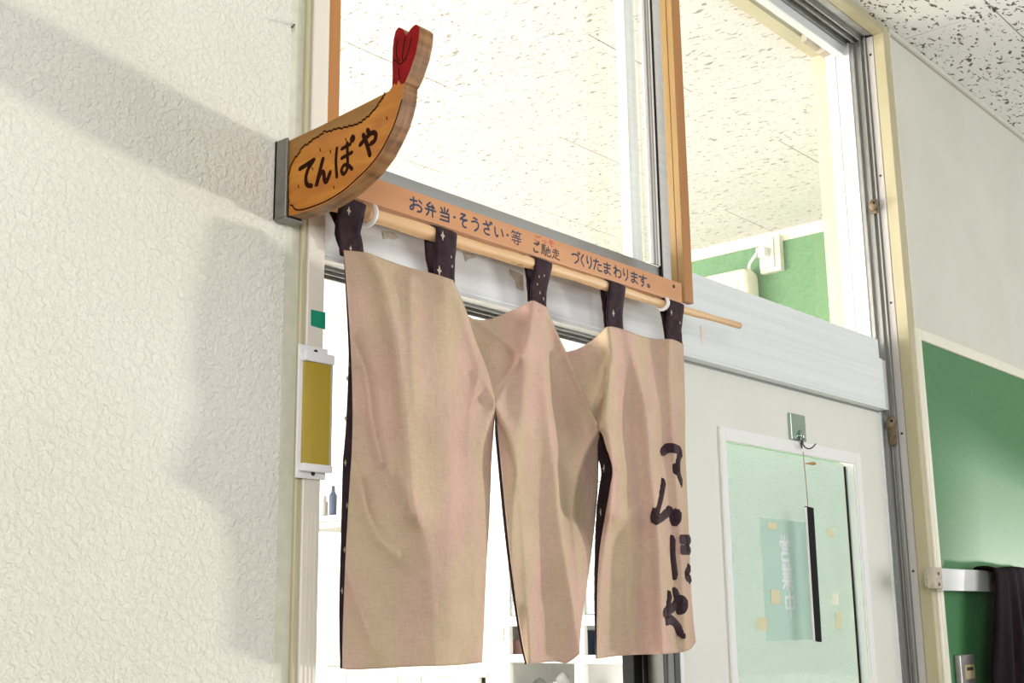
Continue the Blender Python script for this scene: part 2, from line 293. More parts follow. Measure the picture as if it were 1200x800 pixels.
# ceilings: tiles in running bond, each its own piece with a hairline joint
def ceiling(name, x0, x1, y0, y1, m, tx, ty, ox, oy, along):
    base = struct(obj(name, boxes((x0, x1, y0, y1, CEIL+.010, CEIL+.06)), M['dark']))
    g = .0017; meshes = {}
    nx0, nx1 = math.floor((x0-ox)/tx)-1, math.ceil((x1-ox)/tx)+1; ny0, ny1 = math.floor((y0-oy)/ty)-2, math.ceil((y1-oy)/ty)+2
    for i in range(nx0, nx1):
        for j in range(ny0, ny1):
            a, c = ox+i*tx, oy+j*ty
            if along == 'y': c += (ty/2 if i % 2 else 0)
            else: a += (tx/2 if j % 2 else 0)
            X0, X1, Y0, Y1 = max(a, x0), min(a+tx, x1), max(c, y0), min(c+ty, y1)
            if X1-X0 < .02 or Y1-Y0 < .02: continue
            key = (round(X1-X0, 3), round(Y1-Y0, 3))
            if key not in meshes:
                lx, ly = (X1-X0)/2-g, (Y1-Y0)/2-g
                b_ = boxes((-lx, lx, -ly, ly, 0, .0095, .0004)); me = bpy.data.meshes.new('ceiling_tile'); bmesh.ops.recalc_face_normals(b_, faces=b_.faces[:]); b_.to_mesh(me); b_.free(); me.materials.append(m); meshes[key] = me
            t = bpy.data.objects.new('ceiling_tile', meshes[key]); COL.objects.link(t); t.parent = base; t.location = ((X0+X1)/2, (Y0+Y1)/2, CEIL)
    return base
ceiling('ceiling', -1.6, 5.6, -2.6, -.001, M['tile_corridor'], .92, .46, 3.21-.92*5, -.23-.46*5, 'x')
ceiling('ceiling.001', -2.5, 3.92, .181, 5.0, M['tile_room'], .46, .92, 2.205-.46*10, .547-.92*6, 'y')
struct(obj('trim_14', boxes((2.662, 5.6, -.012, -.001, CEIL-.012, CEIL-.0005, .002)), M['wall_right']))
# added unseen end wall, its openings shaped to mask the low daylight
struct(obj('added_end_wall', boxes((4.90, 5.02, -1.45, -1.04, 0, CEIL-.001), (4.90, 5.02, -1.0399, -.36, 1.62, CEIL-.001), (4.90, 5.02, -1.0399, -.36, 0, .70), (4.90, 5.02, -.3599, -.0005, 0, CEIL-.001), (4.90, 5.02, -2.6, -1.451, 2.3, CEIL-.001)), M['wall_right']))
# floors and the room behind
struct(obj('floor', boxes((-1.6, 5.6, -2.6, .0, -.06, 0)), M['floor'])); struct(obj('floor.001', boxes((-2.5, 3.92, .181, 5.0, -.06, 0)), M['floor']))
WX = 3.92
struct(obj('wall_inner_right', boxes((WX, WX+.12, .17, 5.0, 0, CEIL+.06)), M['inner_wall']))
struct(obj('wall_inner_left', boxes((-2.62, -2.5, .17, 5.0, 0, CEIL+.06)), M['inner_wall']))
struct(obj('wall_inner_far', boxes((-2.62, WX+.12, 5.0, 5.12, 0, CEIL+.06)), M['inner_wall']))
struct(obj('wall_inner_front', boxes((-2.62, .87, .171, .18, 0, CEIL), (2.661, WX, .171, .18, 0, CEIL)), M['inner_wall']))
struct(obj('trim_15', boxes((WX-.015, WX-.0005, .19, 4.98, CEIL-.045, CEIL-.0005, .002)), M['cream_light']))
gb = obj('green_wall_panel', boxes((WX-.010, WX-.0005, .19, 1.75, 1.3, CEIL-.0455)), M['green_room']); struct(gb)
# ------------------------------------------------------------------ sliding door leaf on the right (door_1)
DZ0, DZ1, DX0, DX1, DY0, DY1 = .02, 1.936, 1.735, 2.603, .060, .092
GX0, GX1, GZ0, GZ1 = 1.910, 2.470, .75, 1.8295
d1 = bpy.data.objects.new('door_1', None); COL.objects.link(d1); d1.location = ((DX0+DX1)/2, .075, DZ0); d1['kind'] = 'structure'
bm = boxes((DX0+.03, GX0, DY0+.002, DY1, DZ0, DZ1), (GX1, DX1-.012, DY0+.002, DY1, DZ0, DZ1), (GX0, GX1, DY0+.002, DY1, GZ1, DZ1), (GX0, GX1, DY0+.002, DY1, DZ0, GZ0)); obj('leaf', bm, M['door'], d1)
obj('edge_strip', boxes((DX1-.0118, DX1-.004, DY0-.001, DY1, DZ0, DZ1, .001)), M['alu_white'], d1); obj('edge_strip', boxes((DX1-.0038, DX1, DY0+.004, DY1, DZ0, DZ1)), M['black'], d1)
for (a, b_, m_) in ((1.705, 1.715, 'stile_dark'), (1.717, 1.735, 'stile_grey'), (1.737, 1.752, 'stile_dark'), (1.754, 1.7645, 'alu')): obj('stile', boxes((a, b_, DY0, DY1, DZ0, DZ1, .0012)), M[m_], d1)
fw = .022
bm = bmesh.new()
for q in ((GX0-.002, GX0+fw*.75, GZ0, GZ1+.002), (GX1-fw, GX1+.002, GZ0, GZ1+.002)): box(bm, q[0], q[1], DY0-.004, DY0+.0015, q[2], q[3], .0015)
box(bm, GX0+fw*.75, GX1-fw, DY0-.004, DY0+.0015, GZ1-.024, GZ1+.002, .0015); obj('glazing_bead', bm, M['white'], d1)
obj('glazing_reveal', boxes((GX1-fw-.003, GX1-fw+.0005, DY0+.0016, DY0+.0222, GZ0, GZ1-.024)), M['alu'], d1); obj('glazing_seal', boxes((GX1-fw-.0075, GX1-fw-.0035, DY0+.0195, DY0+.022, GZ0, GZ1-.026)), M['black'], d1)
obj('pane', boxes((GX0+.010, GX1-fw-.004, DY0+.0225, DY0+.0265, GZ0, GZ1-.02)), M['hammered'], d1)
# second leaf slid behind the first one (its edge shows below the cloth)
d3 = bpy.data.objects.new('door_3', None); COL.objects.link(d3); d3.location = (2.1, .11, DZ0); d3['kind'] = 'structure'
obj('stile', boxes((1.676, 1.700, .098, .122, DZ0, 1.919, .0012)), M['black'], d3)
obj('stile', boxes((1.7005, 1.80, .098, .122, DZ0, 1.919, .0012)), M['stile_dark'], d3); obj('leaf', boxes((2.57, 2.60, .098, .122, DZ0, 1.919, .001)), M['door'], d3)
# ------------------------------------------------------------------ green door at the far right (door_2) and casings
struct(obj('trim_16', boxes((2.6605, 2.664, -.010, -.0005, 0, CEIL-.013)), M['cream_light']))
d2 = bpy.data.objects.new('door_2', None); COL.objects.link(d2); d2.location = (3.4, -.006, 0); d2['kind'] = 'structure'
CX0, CX1, CZ = at(1066, 383)[0], at(1074, 398)[0], at(1066, 383)[2]; CZ1 = at(1074, 399)[2]
obj('frame_strip', boxes((CX0, CX0+.012, -.012, -.0005, 0, CZ, .002)), M['cream_light'], d2); obj('frame_strip', boxes((CX0+.0135, CX1+.001, -.012, -.0005, 0, CZ, .002)), M['cream_light'], d2)
obj('frame_strip', boxes((CX1+.0015, 4.6, -.012, -.0005, CZ1, CZ, .002)), M['cream_light'], d2)
obj('green_panel', boxes((CX1+.0015, 4.6, -.008, -.0005, 0, CZ1-.0005)), M['green'], d2)
hx0, hx1, hz = at(1112, 768)[0]+.005, at(1130, 768)[0], at(1115, 767)[2]
pl = obj('pull_plate', boxes((hx0, hx1, -.022, -.0082, hz-.16, hz, .004, 2)), M['steel'], d2)
obj('pull_label', boxes((hx0+.022, hx1-.008, -.0232, -.0221, hz-.052, hz-.022)), M['beige'], pl)
obj('pull_mark', boxes((hx0+.030, hx1-.016, -.0238, -.0233, hz-.034, hz-.027)), M['ink_black'], pl)
for k, (x, y) in enumerate(((1075, 404), (1077, 415))):
    a = at(x-.3, y, -.0085); bm = boxes((a[0], a[0]+.012, -.0093, -.0083, a[2]-.016, a[2])); tag(obj('sticky_note', bm, M['tape_yellow']), ('pale sticky note at top left corner of the green door, the upper one', 'pale sticky note at top left corner of the green door, the lower one')[k], 'note', 'sticky notes on the green door')
# ------------------------------------------------------------------ glyphs: hand-drawn strokes in a 10 x 10 box, y down
G = {
'て': [[(1, 2.2), (4.5, 1.8), (9, 1.2)], [(8.6, 1.4), (5.8, 3.3), (4.4, 5.8), (5, 8.2), (7.6, 9.3)]],
'ん': [[(5, .8), (3.2, 4.5), (1.2, 9), (2.8, 6.2), (4.3, 5), (5.5, 5.8), (5.8, 7.8), (7, 8.8), (9, 6.3)]],
'ぽ': [[(1.6, 1.5), (1.1, 5), (1.6, 9.2)], [(4, 2.2), (8.2, 1.9)], [(4, 4.7), (9, 4.3)], [(6.6, 1.2), (6.8, 5), (6.7, 8), (5, 9.2), (3.8, 8), (5, 6.9), (7, 7.3), (9, 8.8)], [(9.2, 0), (9.9, .6), (9.3, 1.3), (8.6, .7), (9.1, .05)]],
'ほ': [[(1.6, 1), (1.1, 5), (1.6, 9.4)], [(4.6, 1.6), (9, 1.3)], [(4.8, 4.2), (9.2, 3.9)], [(7, 1.5), (7.2, 5), (7, 8), (5.6, 9.2), (4.4, 8), (5.4, 6.9), (7.2, 7.3), (9, 8.8)]],
'や': [[(1, 4.6), (4, 3.2), (7, 2.3), (9, 3.2), (8.6, 5.2), (6.5, 5.8)], [(4.8, .8), (5.8, 2.4)], [(2.6, 1.8), (4.5, 5.5), (6, 9.5)]],
'お': [[(1, 3), (5.5, 2.6)], [(3.2, .8), (3.4, 5), (3, 8.3), (1.6, 9), (1, 7.8), (3, 5.8), (6.5, 5), (8.8, 6.3), (8.3, 8.5), (6, 9.3)], [(7, 1.6), (8.8, 3)]],
'弁': [[(4.8, .5), (2.2, 3.4), (7.5, 3)], [(6.2, 1.8), (8, 3.6)], [(1, 5.5), (9, 5.3)], [(3.6, 4.2), (3.5, 7), (1.8, 9.5)], [(6.6, 4.2), (6.6, 9.6)]],
'当': [[(5, .5), (5, 3.6)], [(2, 1.2), (3.2, 3)], [(8, 1), (6.8, 3)], [(1.5, 4.3), (8.5, 4.1)], [(8.5, 4.1), (8.5, 9)], [(1.2, 9.1), (8.5, 9)], [(2, 6.6), (8.4, 6.5)]],
'・': [[(4.4, 5), (5.6, 5)]],
'そ': [[(2.6, 1), (7, .9)], [(7, .9), (2, 4.6)], [(2, 4.6), (8.6, 4.2)], [(8.6, 4.2), (5, 5.6), (4.2, 7.8), (5.4, 9.2), (7.5, 9.3)]],
'う': [[(3.5, .8), (6.8, 1.5)], [(1.8, 4), (5.5, 3), (8, 4.2), (7.5, 7.2), (4.5, 9.6)]],
'ざ': [[(1.2, 3), (7.2, 2.5)], [(3.8, .6), (6.6, 5.6)], [(6.8, 5.8), (3, 6), (2, 7.8), (4, 9.3), (7.2, 9.2)], [(7.6, .5), (8.2, 1.7)], [(9, 0), (9.6, 1.2)]],
'い': [[(1.5, 2), (1.8, 6), (3.2, 8.2), (4.2, 7)], [(7.5, 2.5), (8.8, 6.5)]],
'等': [[(2.2, .2), (.9, 2.4)], [(2, 1.2), (4.6, 1.1)], [(3.2, 1.2), (3.6, 2.4)], [(6.4, .2), (5.2, 2.2)], [(6.2, 1.2), (9.4, 1.1)], [(7.5, 1.2), (8, 2.4)], [(2, 3.6), (8, 3.5)], [(5, 2.7), (5, 5.1)], [(.8, 5.1), (9.2, 5)], [(1, 7), (9, 6.9)], [(6.6, 5.4), (6.6, 9.4)], [(6.6, 9.4), (5.2, 9.2)], [(3, 7.8), (4, 9)]],
'ご': [[(2.5, 2.2), (7, 2), (6.2, 3.2)], [(2, 6.8), (2.8, 8.8), (8, 8.6)], [(7.8, .6), (8.5, 2)], [(9.1, .1), (9.8, 1.4)]],
'馳': [[(1, .8), (1, 6)], [(1, .8), (4.6, .8)], [(1, 2.4), (4.4, 2.4)], [(1, 4), (4.4, 4)], [(2.8, .8), (2.8, 5.6)], [(1, 5.7), (4.8, 5.6)], [(4.8, 5.6), (4.5, 9.2), (3.8, 9)], [(.6, 7.2), (.4, 8.8)], [(1.7, 7), (1.9, 8.4)], [(2.8, 6.9), (3.1, 8.2)], [(5.4, 4.6), (9.2, 3.4)], [(9.2, 3.4), (9, 6.2)], [(7.4, 1.2), (7.4, 6.6)], [(6, 2.6), (6, 8.2), (7, 9.2), (9.6, 9), (9.7, 7.6)]],
'走': [[(1.8, 2.2), (8.2, 2.1)], [(5, .4), (5, 4)], [(.8, 4.1), (9.2, 4)], [(5.1, 4.1), (5.1, 8.6)], [(5.2, 6), (8, 5.9)], [(3, 5.4), (2.4, 7.4), (.6, 9.6)], [(2.4, 7.4), (4.6, 8.8), (9.6, 9.3)]],
'づ': [[(1, 3.4), (5, 2.4), (8, 3.6), (7.6, 6.4), (4, 9.2)], [(7.4, .6), (8.1, 1.8)], [(9, .1), (9.7, 1.3)]],
'く': [[(7, .8), (3, 5), (7.4, 9.4)]],
'り': [[(2.4, 1), (2.2, 4), (2.8, 6), (3.6, 5)], [(7, .8), (7.4, 5), (6, 8), (4.4, 9.6)]],
'た': [[(1, 2.6), (6, 2.2)], [(3.8, .8), (2.8, 5), (1.2, 9)], [(5.4, 4.6), (8.8, 4.3)], [(5.2, 6.8), (6, 8.8), (9.2, 8.8)]],
'ま': [[(1.5, 2.4), (8.5, 2.2)], [(1.8, 4.8), (8.2, 4.6)], [(5, .6), (5.2, 5), (5, 8), (3.2, 9.2), (1.8, 8.2), (3.4, 7), (5.5, 7.4), (8.6, 9.2)]],
'わ': [[(3, .6), (3, 9.4)], [(1, 3), (4, 2.6), (1, 7.2), (5, 3.8), (8, 4), (8.8, 6.2), (7.8, 8.4), (5.6, 9.2)]],
'す': [[(.8, 2.6), (9.2, 2.4)], [(5.6, .6), (5.8, 5), (4.6, 6.4), (3.4, 5.2), (4.8, 4), (5.9, 5.4), (5.6, 8), (3.6, 9.8)]],
'。': [[(5, 7.2), (6.8, 8.4), (5, 9.6), (3.2, 8.4), (5, 7.2)]],
'っ': [[(2, 5.5), (5.5, 4.6), (8, 5.6), (7.4, 7.6), (4.6, 9)]],
'営': [[(2, .6), (3, 2.2)], [(5, .4), (5, 2)], [(8, .6), (7, 2.2)], [(1, 4), (1, 2.9)], [(1, 2.9), (9, 2.8)], [(9, 2.8), (9, 4)], [(3.2, 3.9), (3.2, 5.6)], [(3.2, 5.6), (6.8, 5.6)], [(6.8, 5.6), (6.8, 3.9)], [(3.2, 3.9), (6.8, 3.9)], [(2, 6.9), (2, 9.6)], [(2, 9.6), (8, 9.6)], [(8, 9.6), (8, 6.9)], [(2, 6.9), (8, 6.9)]],
'業': [[(3.6, .4), (3.6, 2.4)], [(6.4, .4), (6.4, 2.4)], [(1.6, .8), (2.4, 2)], [(8.4, .8), (7.6, 2)], [(1, 2.6), (9, 2.5)], [(3.2, 2.8), (3.9, 4)], [(6.8, 2.8), (6.1, 4)], [(1.5, 4.2), (8.5, 4.1)], [(2.2, 5.4), (7.8, 5.3)], [(.8, 6.7), (9.2, 6.6)], [(5, 4.1), (5, 9.8)], [(4.6, 6.9), (1, 9.4)], [(5.4, 6.9), (9, 9.4)]],
'中': [[(1.6, 2.4), (1.6, 6.4)], [(1.6, 6.4), (8.4, 6.4)], [(8.4, 6.4), (8.4, 2.4)], [(1.6, 2.4), (8.4, 2.4)], [(5, .4), (5, 9.8)]],
}
def strokes(bm, lines, to3, nrm, wid, hgt=.0004, n=5, sub=5, taper=None, closed=False):
    """brush strokes on a surface: a low rounded ridge along each line"""
    nrm = np.array(nrm, float)
    for ln in lines:
        P2 = smooth_poly(ln, sub, closed); P = [np.array(to3(p)) for p in P2]; L_ = len(P)
        rings = []
        ext = []
        if not closed:   # rounded ends
            t0 = P[0]-P[1]; t0 = t0/np.linalg.norm(t0); t1 = P[-1]-P[-2]; t1 = t1/np.linalg.norm(t1)
            P = [P[0]+t0*wid*.45]+P+[P[-1]+t1*wid*.45]; L_ += 2
        for i in range(L_):
            a, c = (P[(i-1) % L_], P[(i+1) % L_]) if closed else (P[max(i-1, 0)], P[min(i+1, L_-1)])
            t = c-a; t = t/(np.linalg.norm(t)+1e-12); s = np.cross(t, nrm); s = s/(np.linalg.norm(s)+1e-12)
            k = 1.0
            if not closed and i in (0, L_-1): k = .45
            if taper: k *= taper(i/(L_-1))
            rings.append([bm.verts.new(Vector(P[i]+s*wid*.5*k*math.cos(PI*j/(n-1))+nrm*(hgt*math.sin(PI*j/(n-1))*k+.00008))) for j in range(n)])
        for i in range(L_ if closed else L_-1):
            a, c = rings[i], rings[(i+1) % L_]
            for j in range(n-1): bm.faces.new((a[j], a[j+1], c[j+1], c[j]))
    return bm
# ------------------------------------------------------------------ wooden frame round the left transom, lettered plank, stick, hooks
WZ0 = 2.004
wf = thing('window_surround', 'orange pine frame fixed around the left upper window', 'frame', (1.3, -.03, WZ0))
for nm, y0, y1 in (('side_post', -.030, -.0182), ('back_post', -.0172, -.0045)):
    o = obj(nm, boxes((1.6755+.0006*(nm == 'back_post'), 1.7015, y0, y1, WZ0 if y0 < -.02 else 2.036, 2.845, .0008)), [M['pine_dark'], M['pine_side']], wf)
    for p in o.data.polygons:
        if p.normal.x < -.9: p.material_index = 1
obj('side_post', boxes((.9266, .9465, -.004, .038, 2.034, 2.845, .001)), M['pine_dark'], wf)
obj('top_post', boxes((.9470, 1.6750, -.030, -.004, 2.815, 2.845, .001)), M['pine_dark'], wf)
PZ0, PZ1, PY = 1.9985, 2.0325, -.030
sb = thing('lettered_plank', 'long pine plank with dark handwritten menu lettering above the noren', 'sign', (1.3, PY, PZ0))
obj('plank', boxes((.928, 1.667, PY, .012, PZ0, PZ1, .0012, 2)), M['pine'], sb)
zc = (PZ0+PZ1)/2; TXT = [('お', 479, 496, 0), ('弁', 497, 512, 0), ('当', 514, 528, -.0005), ('・', 529, 536, 0), ('そ', 537, 549, 0), ('う', 550.5, 563, 0), ('ざ', 565, 577, .0005), ('い', 578, 591, -.0005), ('・', 591.5, 598, 0), ('等', 598.5, 611.5, 0),
  ('ご', 624, 632, -.004), ('馳', 634, 645.5, -.004), ('走', 646.5, 656, -.004), ('づ', 669, 680, 0), ('く', 679, 686, 0), ('り', 686, 695.5, 0), ('た', 694.5, 706, 0), ('ま', 706, 717, 0), ('わ', 718.5, 729, 0), ('り', 729, 738, 0), ('ま', 738, 748.5, 0), ('す', 748, 758.5, -.0005), ('。', 756, 764, .001)]
def xpl(x): return at(x, 210+.3427*(x-440)+14, PY)[0]
for ch, a, b_, dz in TXT:
    X0, X1 = xpl(a), xpl(b_); H = .0205 if ch not in 'ご馳走' else .0175
    def to3(p, X0=X0, X1=X1, H=H, dz=dz): return (X0+(X1-X0)*p[0]/10, PY, zc+dz+H*(.5-p[1]/10))
    wd = .0028 if ch not in '等馳走・' else (.0019 if ch != '・' else .0036)
    bm = bmesh.new(); strokes(bm, G[ch], to3, (0, -1, 0), wd, .0003); obj('character', bm, M['ink_black'] if ch in 'ご馳走' else M['ink'], sb)
for ch, a, b_ in (('ご', 625, 634), ('っ', 634.5, 641), ('そ', 642, 650.5)):
    X0, X1 = xpl(a), xpl(b_); bm = bmesh.new()
    strokes(bm, G[ch], lambda p: (X0+(X1-X0)*p[0]/10, PY, zc+.0095+.0095*(.5-p[1]/10)), (0, -1, 0), .0017, .0003); o = obj('character', bm, M['ink_red'], sb); o['label'] = 'small red reading character'
bm = bmesh.new(); c = at(789.5, 335.5, PY); tube(bm, [(c[0], PY+.003, c[2]), (c[0], PY-.0008, c[2])], .0031, 12); obj('screw', bm, M['screw'], sb)
# natural stick carrying the cloth
PAX = -.032
def pole_r(x): return .0098-.0042*max(0, min(1, (x-.93)/.85))
PX1 = at(866, 382, PAX)[0]; pts, rr = [], []
for i in range(61):
    x = .915+(PX1-.915)*i/60; pts.append((x, PAX+.0012*math.sin(x*9), 1.9812+(x-.95)*.0090+.0008*math.sin(x*14+1))); rr.append(pole_r(x)*(1+.06*math.sin(x*31)+.04*math.sin(x*67)))
pole_z = lambda x: 1.9812+(x-.95)*.0090
pts.append((PX1+.003, PAX, pts[-1][2])); rr.append(.003)
bm = bmesh.new(); tube(bm, pts, rr, 14); tag(obj('wooden_stick', bm, M['stick'], smooth=True), 'knotty natural wooden stick holding the noren loops under the plank', 'stick')
for k, xx in enumerate((at(432, 250, PAX)[0], at(777, 362, PAX)[0])):
    hk = thing('curtain_hook', ('white plastic hook gripping the stick at its left end below the prawn sign', 'white plastic hook gripping the stick near the right end of the plank')[k], 'hook', (xx, PAX, 1.99), 'hooks holding the noren stick')
    r = pole_r(xx)+.0035; z0 = pole_z(xx); q = [(xx, PAX+math.cos(a)*r, z0+math.sin(a)*r) for a in [math.radians(d) for d in range(100, 471-60, 15)]]
    q = [(xx, .002, z0+r+.012), (xx, PAX+r, z0+r*.7)]+[(xx, PAX+math.cos(math.radians(d))*r, z0+math.sin(math.radians(d))*r) for d in range(0, -231, -15)]
    bm = bmesh.new(); tube(bm, q, .0032, 8); obj('hook_body', bm, M['plastic'], hk, True)
    obj('hook_base', boxes((xx-.008, xx+.008, -.006, .006, PZ0-.004, PZ0-.0002, .001)), M['plastic'], hk)
# ------------------------------------------------------------------ noren
YN = -.040
nr = thing('noren', 'beige three-panel shop curtain hanging in the doorway from dark loops', 'curtain', (1.28, YN, 1.44))
def interp(poly, t):
    P = np.array(poly, float); s = np.r_[0, np.cumsum(np.hypot(*np.diff(P, axis=0).T))]; s /= s[-1]
    return np.c_[np.interp(t, s, P[:, 0]), np.interp(t, s, P[:, 1])]
def densify(poly, n=6): return [tuple(p) for p in smooth_poly(poly, n)]
def segdist(px, py, poly):
    best = np.full(px.shape, 1e9); sgn = np.zeros(px.shape); P = np.array(poly, float)
    for (x0, y0), (x1, y1) in zip(P[:-1], P[1:]):
        dx, dy = x1-x0, y1-y0; t = np.clip(((px-x0)*dx+(py-y0)*dy)/(dx*dx+dy*dy), 0, 1); qx, qy = px-(x0+t*dx), py-(y0+t*dy); d = np.hypot(qx, qy)
        up_ = d < best; best = np.where(up_, d, best); sgn = np.where(up_, np.sign(qx*dy-qy*dx), sgn)
    return best, sgn      # sgn > 0 : right of a line running down
def surf(px, py, ridges, y0, curl=None):
    d = np.zeros(px.shape)
    for poly, amp, wl, wr in ridges:
        dist, sg = segdist(px, py, densify(poly, 5)); ww = np.where(sg > 0, wr, wl); q = dist/ww
        d += 2.6*amp*np.exp(-(np.sqrt(q*q+.05)-.2236)*1.25)
    rng = np.random.RandomState(3)
    for k in range(7):
        a, f, ph = rng.uniform(-.5, .5), rng.uniform(.03, .09), rng.uniform(0, 6.28); d += .0004*np.sin((px*np.cos(a)+py*np.sin(a)*.35)*f+ph)
    return y0-d+(0 if curl is None else curl*np.clip(1-(px-398)/70, 0, 1)**1.5)
def patch(Lf, Rt, Tp, Bt, nu, nv, ridges, y0, uclip=None):
    u = np.linspace(0, 1, nu); v = np.linspace(0, 1, nv)
    Lp, Rp, T, B = interp(Lf, v), interp(Rt, v), interp(Tp, u), interp(Bt, u)
    U, Vv = np.meshgrid(u, v)
    XY = np.zeros((nv, nu, 2))
    for c in range(2):
        XY[..., c] = (1-U)*Lp[:, None, c]+U*Rp[:, None, c]+(1-Vv)*T[None, :, c]+Vv*B[None, :, c]-((1-U)*(1-Vv)*Lf[0][c]+U*(1-Vv)*Rt[0][c]+(1-U)*Vv*Lf[-1][c]+U*Vv*Rt[-1][c])
    return XY[..., 0], XY[..., 1]
def sheet(name, px, py, Y, mats, parent, thick=.0008):
    nv, nu = px.shape; bm = bmesh.new()
    r = FW[None, None]*F_PX+(px-600)[..., None]*RT-(py-400)[..., None]*UP; P = CAM+r*((Y-CAM[1])/r[..., 1])[..., None]
    f_ = [[bm.verts.new(P[i, j]) for j in range(nu)] for i in range(nv)]; b_ = [[bm.verts.new(P[i, j]+np.array([0, thick, 0])) for j in range(nu)] for i in range(nv)]
    for i in range(nv-1):
        for j in range(nu-1):
            bm.faces.new((f_[i][j], f_[i+1][j], f_[i+1][j+1], f_[i][j+1])); bm.faces.new((b_[i][j], b_[i][j+1], b_[i+1][j+1], b_[i+1][j]))
    for i in range(nv-1):
        bm.faces.new((f_[i][0], b_[i][0], b_[i+1][0], f_[i+1][0])); bm.faces.new((f_[i][-1], f_[i+1][-1], b_[i+1][-1], b_[i][-1]))
    for j in range(nu-1):
        bm.faces.new((f_[0][j], f_[0][j+1], b_[0][j+1], b_[0][j])); bm.faces.new((f_[-1][j], b_[-1][j], b_[-1][j+1], f_[-1][j+1]))
    return obj(name, bm, mats, parent, True)
# panel 1
L1 = [(403, 293), (406, 330), (411, 400), (413.5, 470), (413, 520), (410, 570), (406, 640), (403.5, 700), (402, 745), (401.5, 783)]
R1 = [(531, 328), (545, 360), (558, 400), (570, 430), (577, 455), (580, 472), (579, 500), (576, 540), (574, 600), (571, 650), (568.5, 700), (567, 740), (565, 776)]
T1 = [(403, 293), (430, 296), (452, 304), (480, 313.5), (510, 321), (531, 328)]; B1 = [(401.5, 783), (420, 784.5), (480, 781), (530, 779.5), (565, 776)]
K1 = [([(432, 296), (447, 327), (457, 370), (464, 400), (470, 450), (478, 520), (486, 600)], .009, 22, 24), ([(519, 326), (521, 400), (524, 480), (527, 560), (527, 640), (528, 780)], .019, 80, 38),
      ([(531, 328), (556, 410), (572, 450), (580, 470)], .007, 14, 8), ([(413, 398), (428, 434), (436, 490), (447, 540)], .0045, 14, 10), ([(422, 560), (431, 600), (447, 632), (466, 648)], .0045, 16, 10),
      ([(404, 660), (418, 700), (440, 760)], .004, 14, 12), ([(580, 472), (560, 540), (556, 640), (562, 776)], .005, 16, 8), ([(470, 560), (500, 640), (508, 780)], .003, 18, 18), ([(403, 295), (410, 420)], .004, 8, 20), ([(480, 330), (486, 480)], .003, 12, 14), ([(560, 440), (552, 480), (548, 540)], .003, 8, 8)]
# panel 2
L2 = [(522, 339), (547, 398), (567, 446), (579.5, 474), (585, 520), (590, 570), (597, 640), (604.5, 700), (612, 750), (618, 778)]
R2 = [(641, 360), (650, 383), (662, 408), (673, 432), (686, 464), (696, 488), (703, 501), (702, 530), (700, 580), (694, 640), (686, 700), (681, 735), (679.5, 766)]
T2 = [(522, 339), (535, 354), (546, 367.5), (558, 374), (575, 373.5), (595, 366), (612, 358.5), (623, 352), (632, 355), (641, 360)]; B2 = [(618, 778), (632, 776.5), (650, 775), (662, 777), (668, 775), (679.5, 766)]
K2 = [([(623, 353), (618, 400), (614, 450), (606, 540), (600, 600), (600, 700)], .011, 32, 16), ([(631.5, 368), (635, 410), (639, 450), (643, 490), (651, 553), (657, 620), (674, 725), (680, 768)], .011, 26, 5),
      ([(641, 360), (666, 418), (703, 500)], .008, 16, 6), ([(703, 501), (682, 540), (672, 600), (680, 700)], .004, 10, 10), ([(580, 474), (600, 520), (612, 600), (622, 776)], .006, 12, 14), ([(580, 474), (592, 450), (612, 410)], .004, 10, 10), ([(560, 375), (590, 398), (612, 420)], .003, 10, 12)]
# panel 3
L3 = [(640, 385), (655, 418), (673, 452), (690, 482), (704, 503), (710, 522), (718, 549), (714.5, 575), (708, 612), (702.5, 650), (700.5, 700), (700, 772)]
R3 = [(801, 404), (802, 440), (803, 480), (803, 520), (804.5, 560), (806.5, 605), (808, 640), (810, 690), (813, 730), (815.5, 752)]
T3 = [(640, 385), (656, 410), (670, 410.5), (682, 406), (695, 398), (705, 388.5), (713, 382.5), (730, 385.5), (750, 393), (770, 397), (785, 397), (795, 400), (801, 404)]; B3 = [(700, 772), (720, 769), (745, 767), (780, 766), (806, 762), (815.5, 752)]
K3 = [([(713, 383), (716, 412), (715, 450), (713, 500), (718, 545), (716, 600)], .015, 22, 14), ([(736, 391), (748, 439), (757, 482), (764, 560), (772, 640), (777, 766)], .013, 22, 14),
      ([(785, 398), (785, 447), (788, 491), (797, 620), (804, 760)], .010, 14, 14), ([(703, 500), (709, 470), (713, 430)], .004, 8, 6), ([(700, 772), (704, 680), (720, 560)], .005, 8, 14), ([(740, 766), (736, 700), (740, 600)], .003, 12, 12)]
def panel(L_, R_, T_, B_, K, y0, nu, nv, lin_off, label=None):
    px, py = patch(densify(L_), densify(R_), densify(T_), densify(B_), nu, nv, K, y0); Y = surf(px, py, K, y0, .024 if L_ is L1 else None)
    po = sheet('panel', px, py, Y, M['linen'], nr)
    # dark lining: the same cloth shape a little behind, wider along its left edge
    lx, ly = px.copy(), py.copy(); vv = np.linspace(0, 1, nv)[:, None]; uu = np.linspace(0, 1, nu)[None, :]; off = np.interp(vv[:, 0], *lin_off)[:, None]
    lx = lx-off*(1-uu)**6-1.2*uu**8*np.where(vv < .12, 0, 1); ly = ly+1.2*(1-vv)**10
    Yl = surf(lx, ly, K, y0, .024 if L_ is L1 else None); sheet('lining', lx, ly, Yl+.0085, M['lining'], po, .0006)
    return po, (px, py, Y)
p1, g1 = panel(L1, R1, T1, B1, K1, YN, 92, 150, ([0, .1, .25, .38, .5, .7, .85, 1], [0, 1.5, 3, 7, 10, 6.5, 5.5, 2.5]))
p2, g2 = panel(L2, R2, T2, B2, K2, YN+.004, 80, 140, ([0, .3, .4, .6, 1], [0, 0, 3.5, 4, 2.5]))
